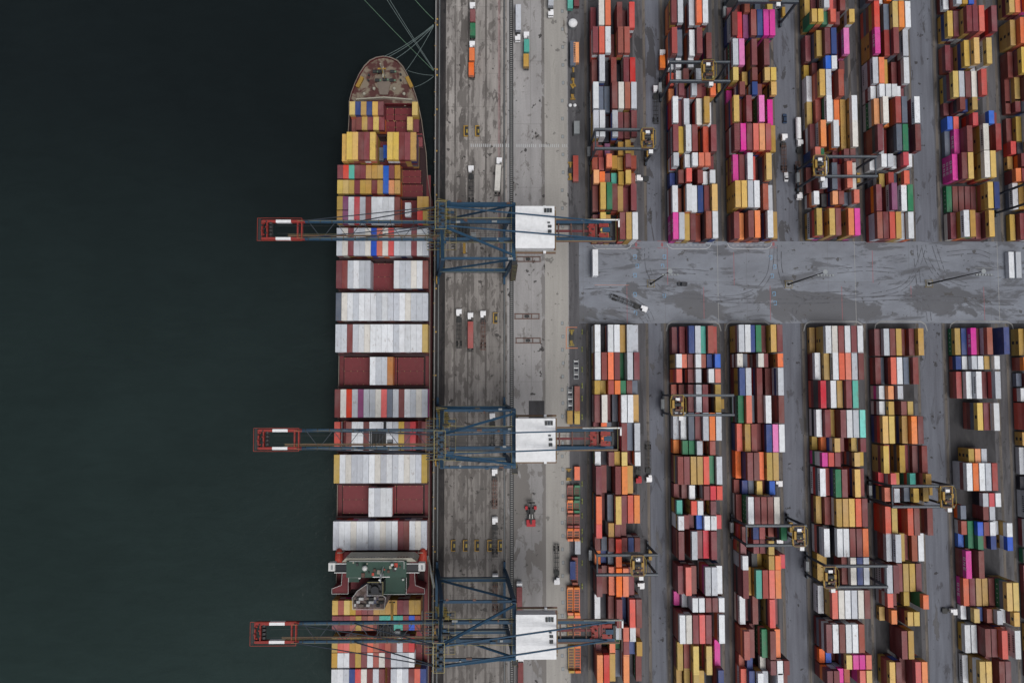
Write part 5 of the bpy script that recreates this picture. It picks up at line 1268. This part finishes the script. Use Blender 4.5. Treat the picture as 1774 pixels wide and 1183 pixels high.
# tyre marks and damp tracks worn into the paving
TM, t, bb = new_mat('tyre_rubber_mark'); nn = noise(t, 0.5, detail=6, rough=0.7)
t.links.new(mixc(t, ramp(t, nn, 0.4, 0.6), srgb(62, 63, 68), srgb(92, 95, 104)), bb.inputs['Base Color']); bb.inputs['Roughness'].default_value = 0.7
d = MB(); rr = random.Random(3)
def track(pts, w_=.5, gap=1.9):
    q = [Vector((*P(x, y, 0), 0)) for x, y in pts]; cv = []
    for i in range(len(q) - 1):
        p0 = q[max(0, i - 1)]; p3 = q[min(len(q) - 1, i + 2)]
        for k in range(10):
            u = k / 10; cv.append(.5 * ((2 * q[i]) + (-p0 + q[i + 1]) * u + (2 * p0 - 5 * q[i] + 4 * q[i + 1] - p3) * u * u + (-p0 + 3 * q[i] - 3 * q[i + 1] + p3) * u ** 3))
    for sd_ in (-gap / 2, gap / 2):
        vs = []; fs = []
        for i in range(len(cv) - 1):
            dr = (cv[i + 1] - cv[i]).normalized(); nn_ = Vector((-dr.y, dr.x, 0)); ww = w_ * rr.uniform(.3, 1.0)
            c_ = cv[i] + nn_ * sd_; vs += [(*(c_ - nn_ * ww / 2).xy, TZZ[0]), (*(c_ + nn_ * ww / 2).xy, TZZ[0])]
        for i in range(len(vs) // 2 - 1):
            if rr.random() < .88: fs.append((2 * i, 2 * i + 1, 2 * i + 3, 2 * i + 2))
        d.add(vs, fs, TM); TZZ[0] += .0007
TZZ = [.0185]
for pts in ([(1585, 425), (1588, 460), (1592, 500), (1594, 555)], [(1600, 425), (1606, 450), (1625, 480), (1650, 492)], [(1618, 425), (1628, 455), (1640, 480), (1680, 496)], [(1600, 430), (1586, 470), (1560, 500), (1500, 514)],
            [(1350, 425), (1352, 470), (1370, 505), (1420, 520)], [(1338, 425), (1330, 480), (1290, 512), (1200, 520)], [(1120, 430), (1124, 470), (1150, 505), (1230, 516)], [(1130, 556), (1118, 535), (1080, 512), (1030, 505)],
            [(1120, 560), (1108, 545), (1085, 538), (1050, 536)], [(1375, 556), (1380, 530), (1410, 512), (1500, 508)], [(1240, 520), (1400, 522), (1560, 516), (1740, 520)], [(1010, 505), (1100, 500), (1180, 498)], [(1610, 556), (1604, 530), (1580, 515), (1500, 520)],
            [(1450, 470), (1500, 466), (1560, 470)], [(1120, 473), (1180, 470), (1235, 474)], [(1660, 530), (1700, 524), (1774, 526)], [(1640, 440), (1690, 436), (1720, 446)]):
    track(pts)
tag(d.build('tyre_marks'), kind='structure')
# aisles and gantry runways
for up, refs in ((True, (1028.5, 1166.5, 1272.5, 1412.0, 1521.0, 1661.0, 1772.0)), (False, (1032.5, 1174.3, 1284, 1425.0, 1537.0, 1681.0, 1795.0))):
    ya, yb3 = (YR1, 600) if up else (-600, YR0)
    xs = [P(r_, 250 if up else 815, 13.0)[0] for r_ in refs]
    for k, x in enumerate(xs):
        sheet('stack_pad', x - .6, x + 7 * PITCH + .3, ya, yb3, .004, G_pad)
        for q in (x - 2.5, x + (25.0 if k == 0 else 22.1)):
            sheet('gantry_runway', q, q + 1.2, ya, yb3, .008, G_lane)
        if k + 1 < len(xs):
            e0 = x + 7 * PITCH + .6; e1 = xs[k + 1] - 3.2
            if e1 - e0 > 6: sheet('truck_aisle', (x + (26.4 if k == 0 else 23.5)), e1, ya, yb3, .004, G_aisle)
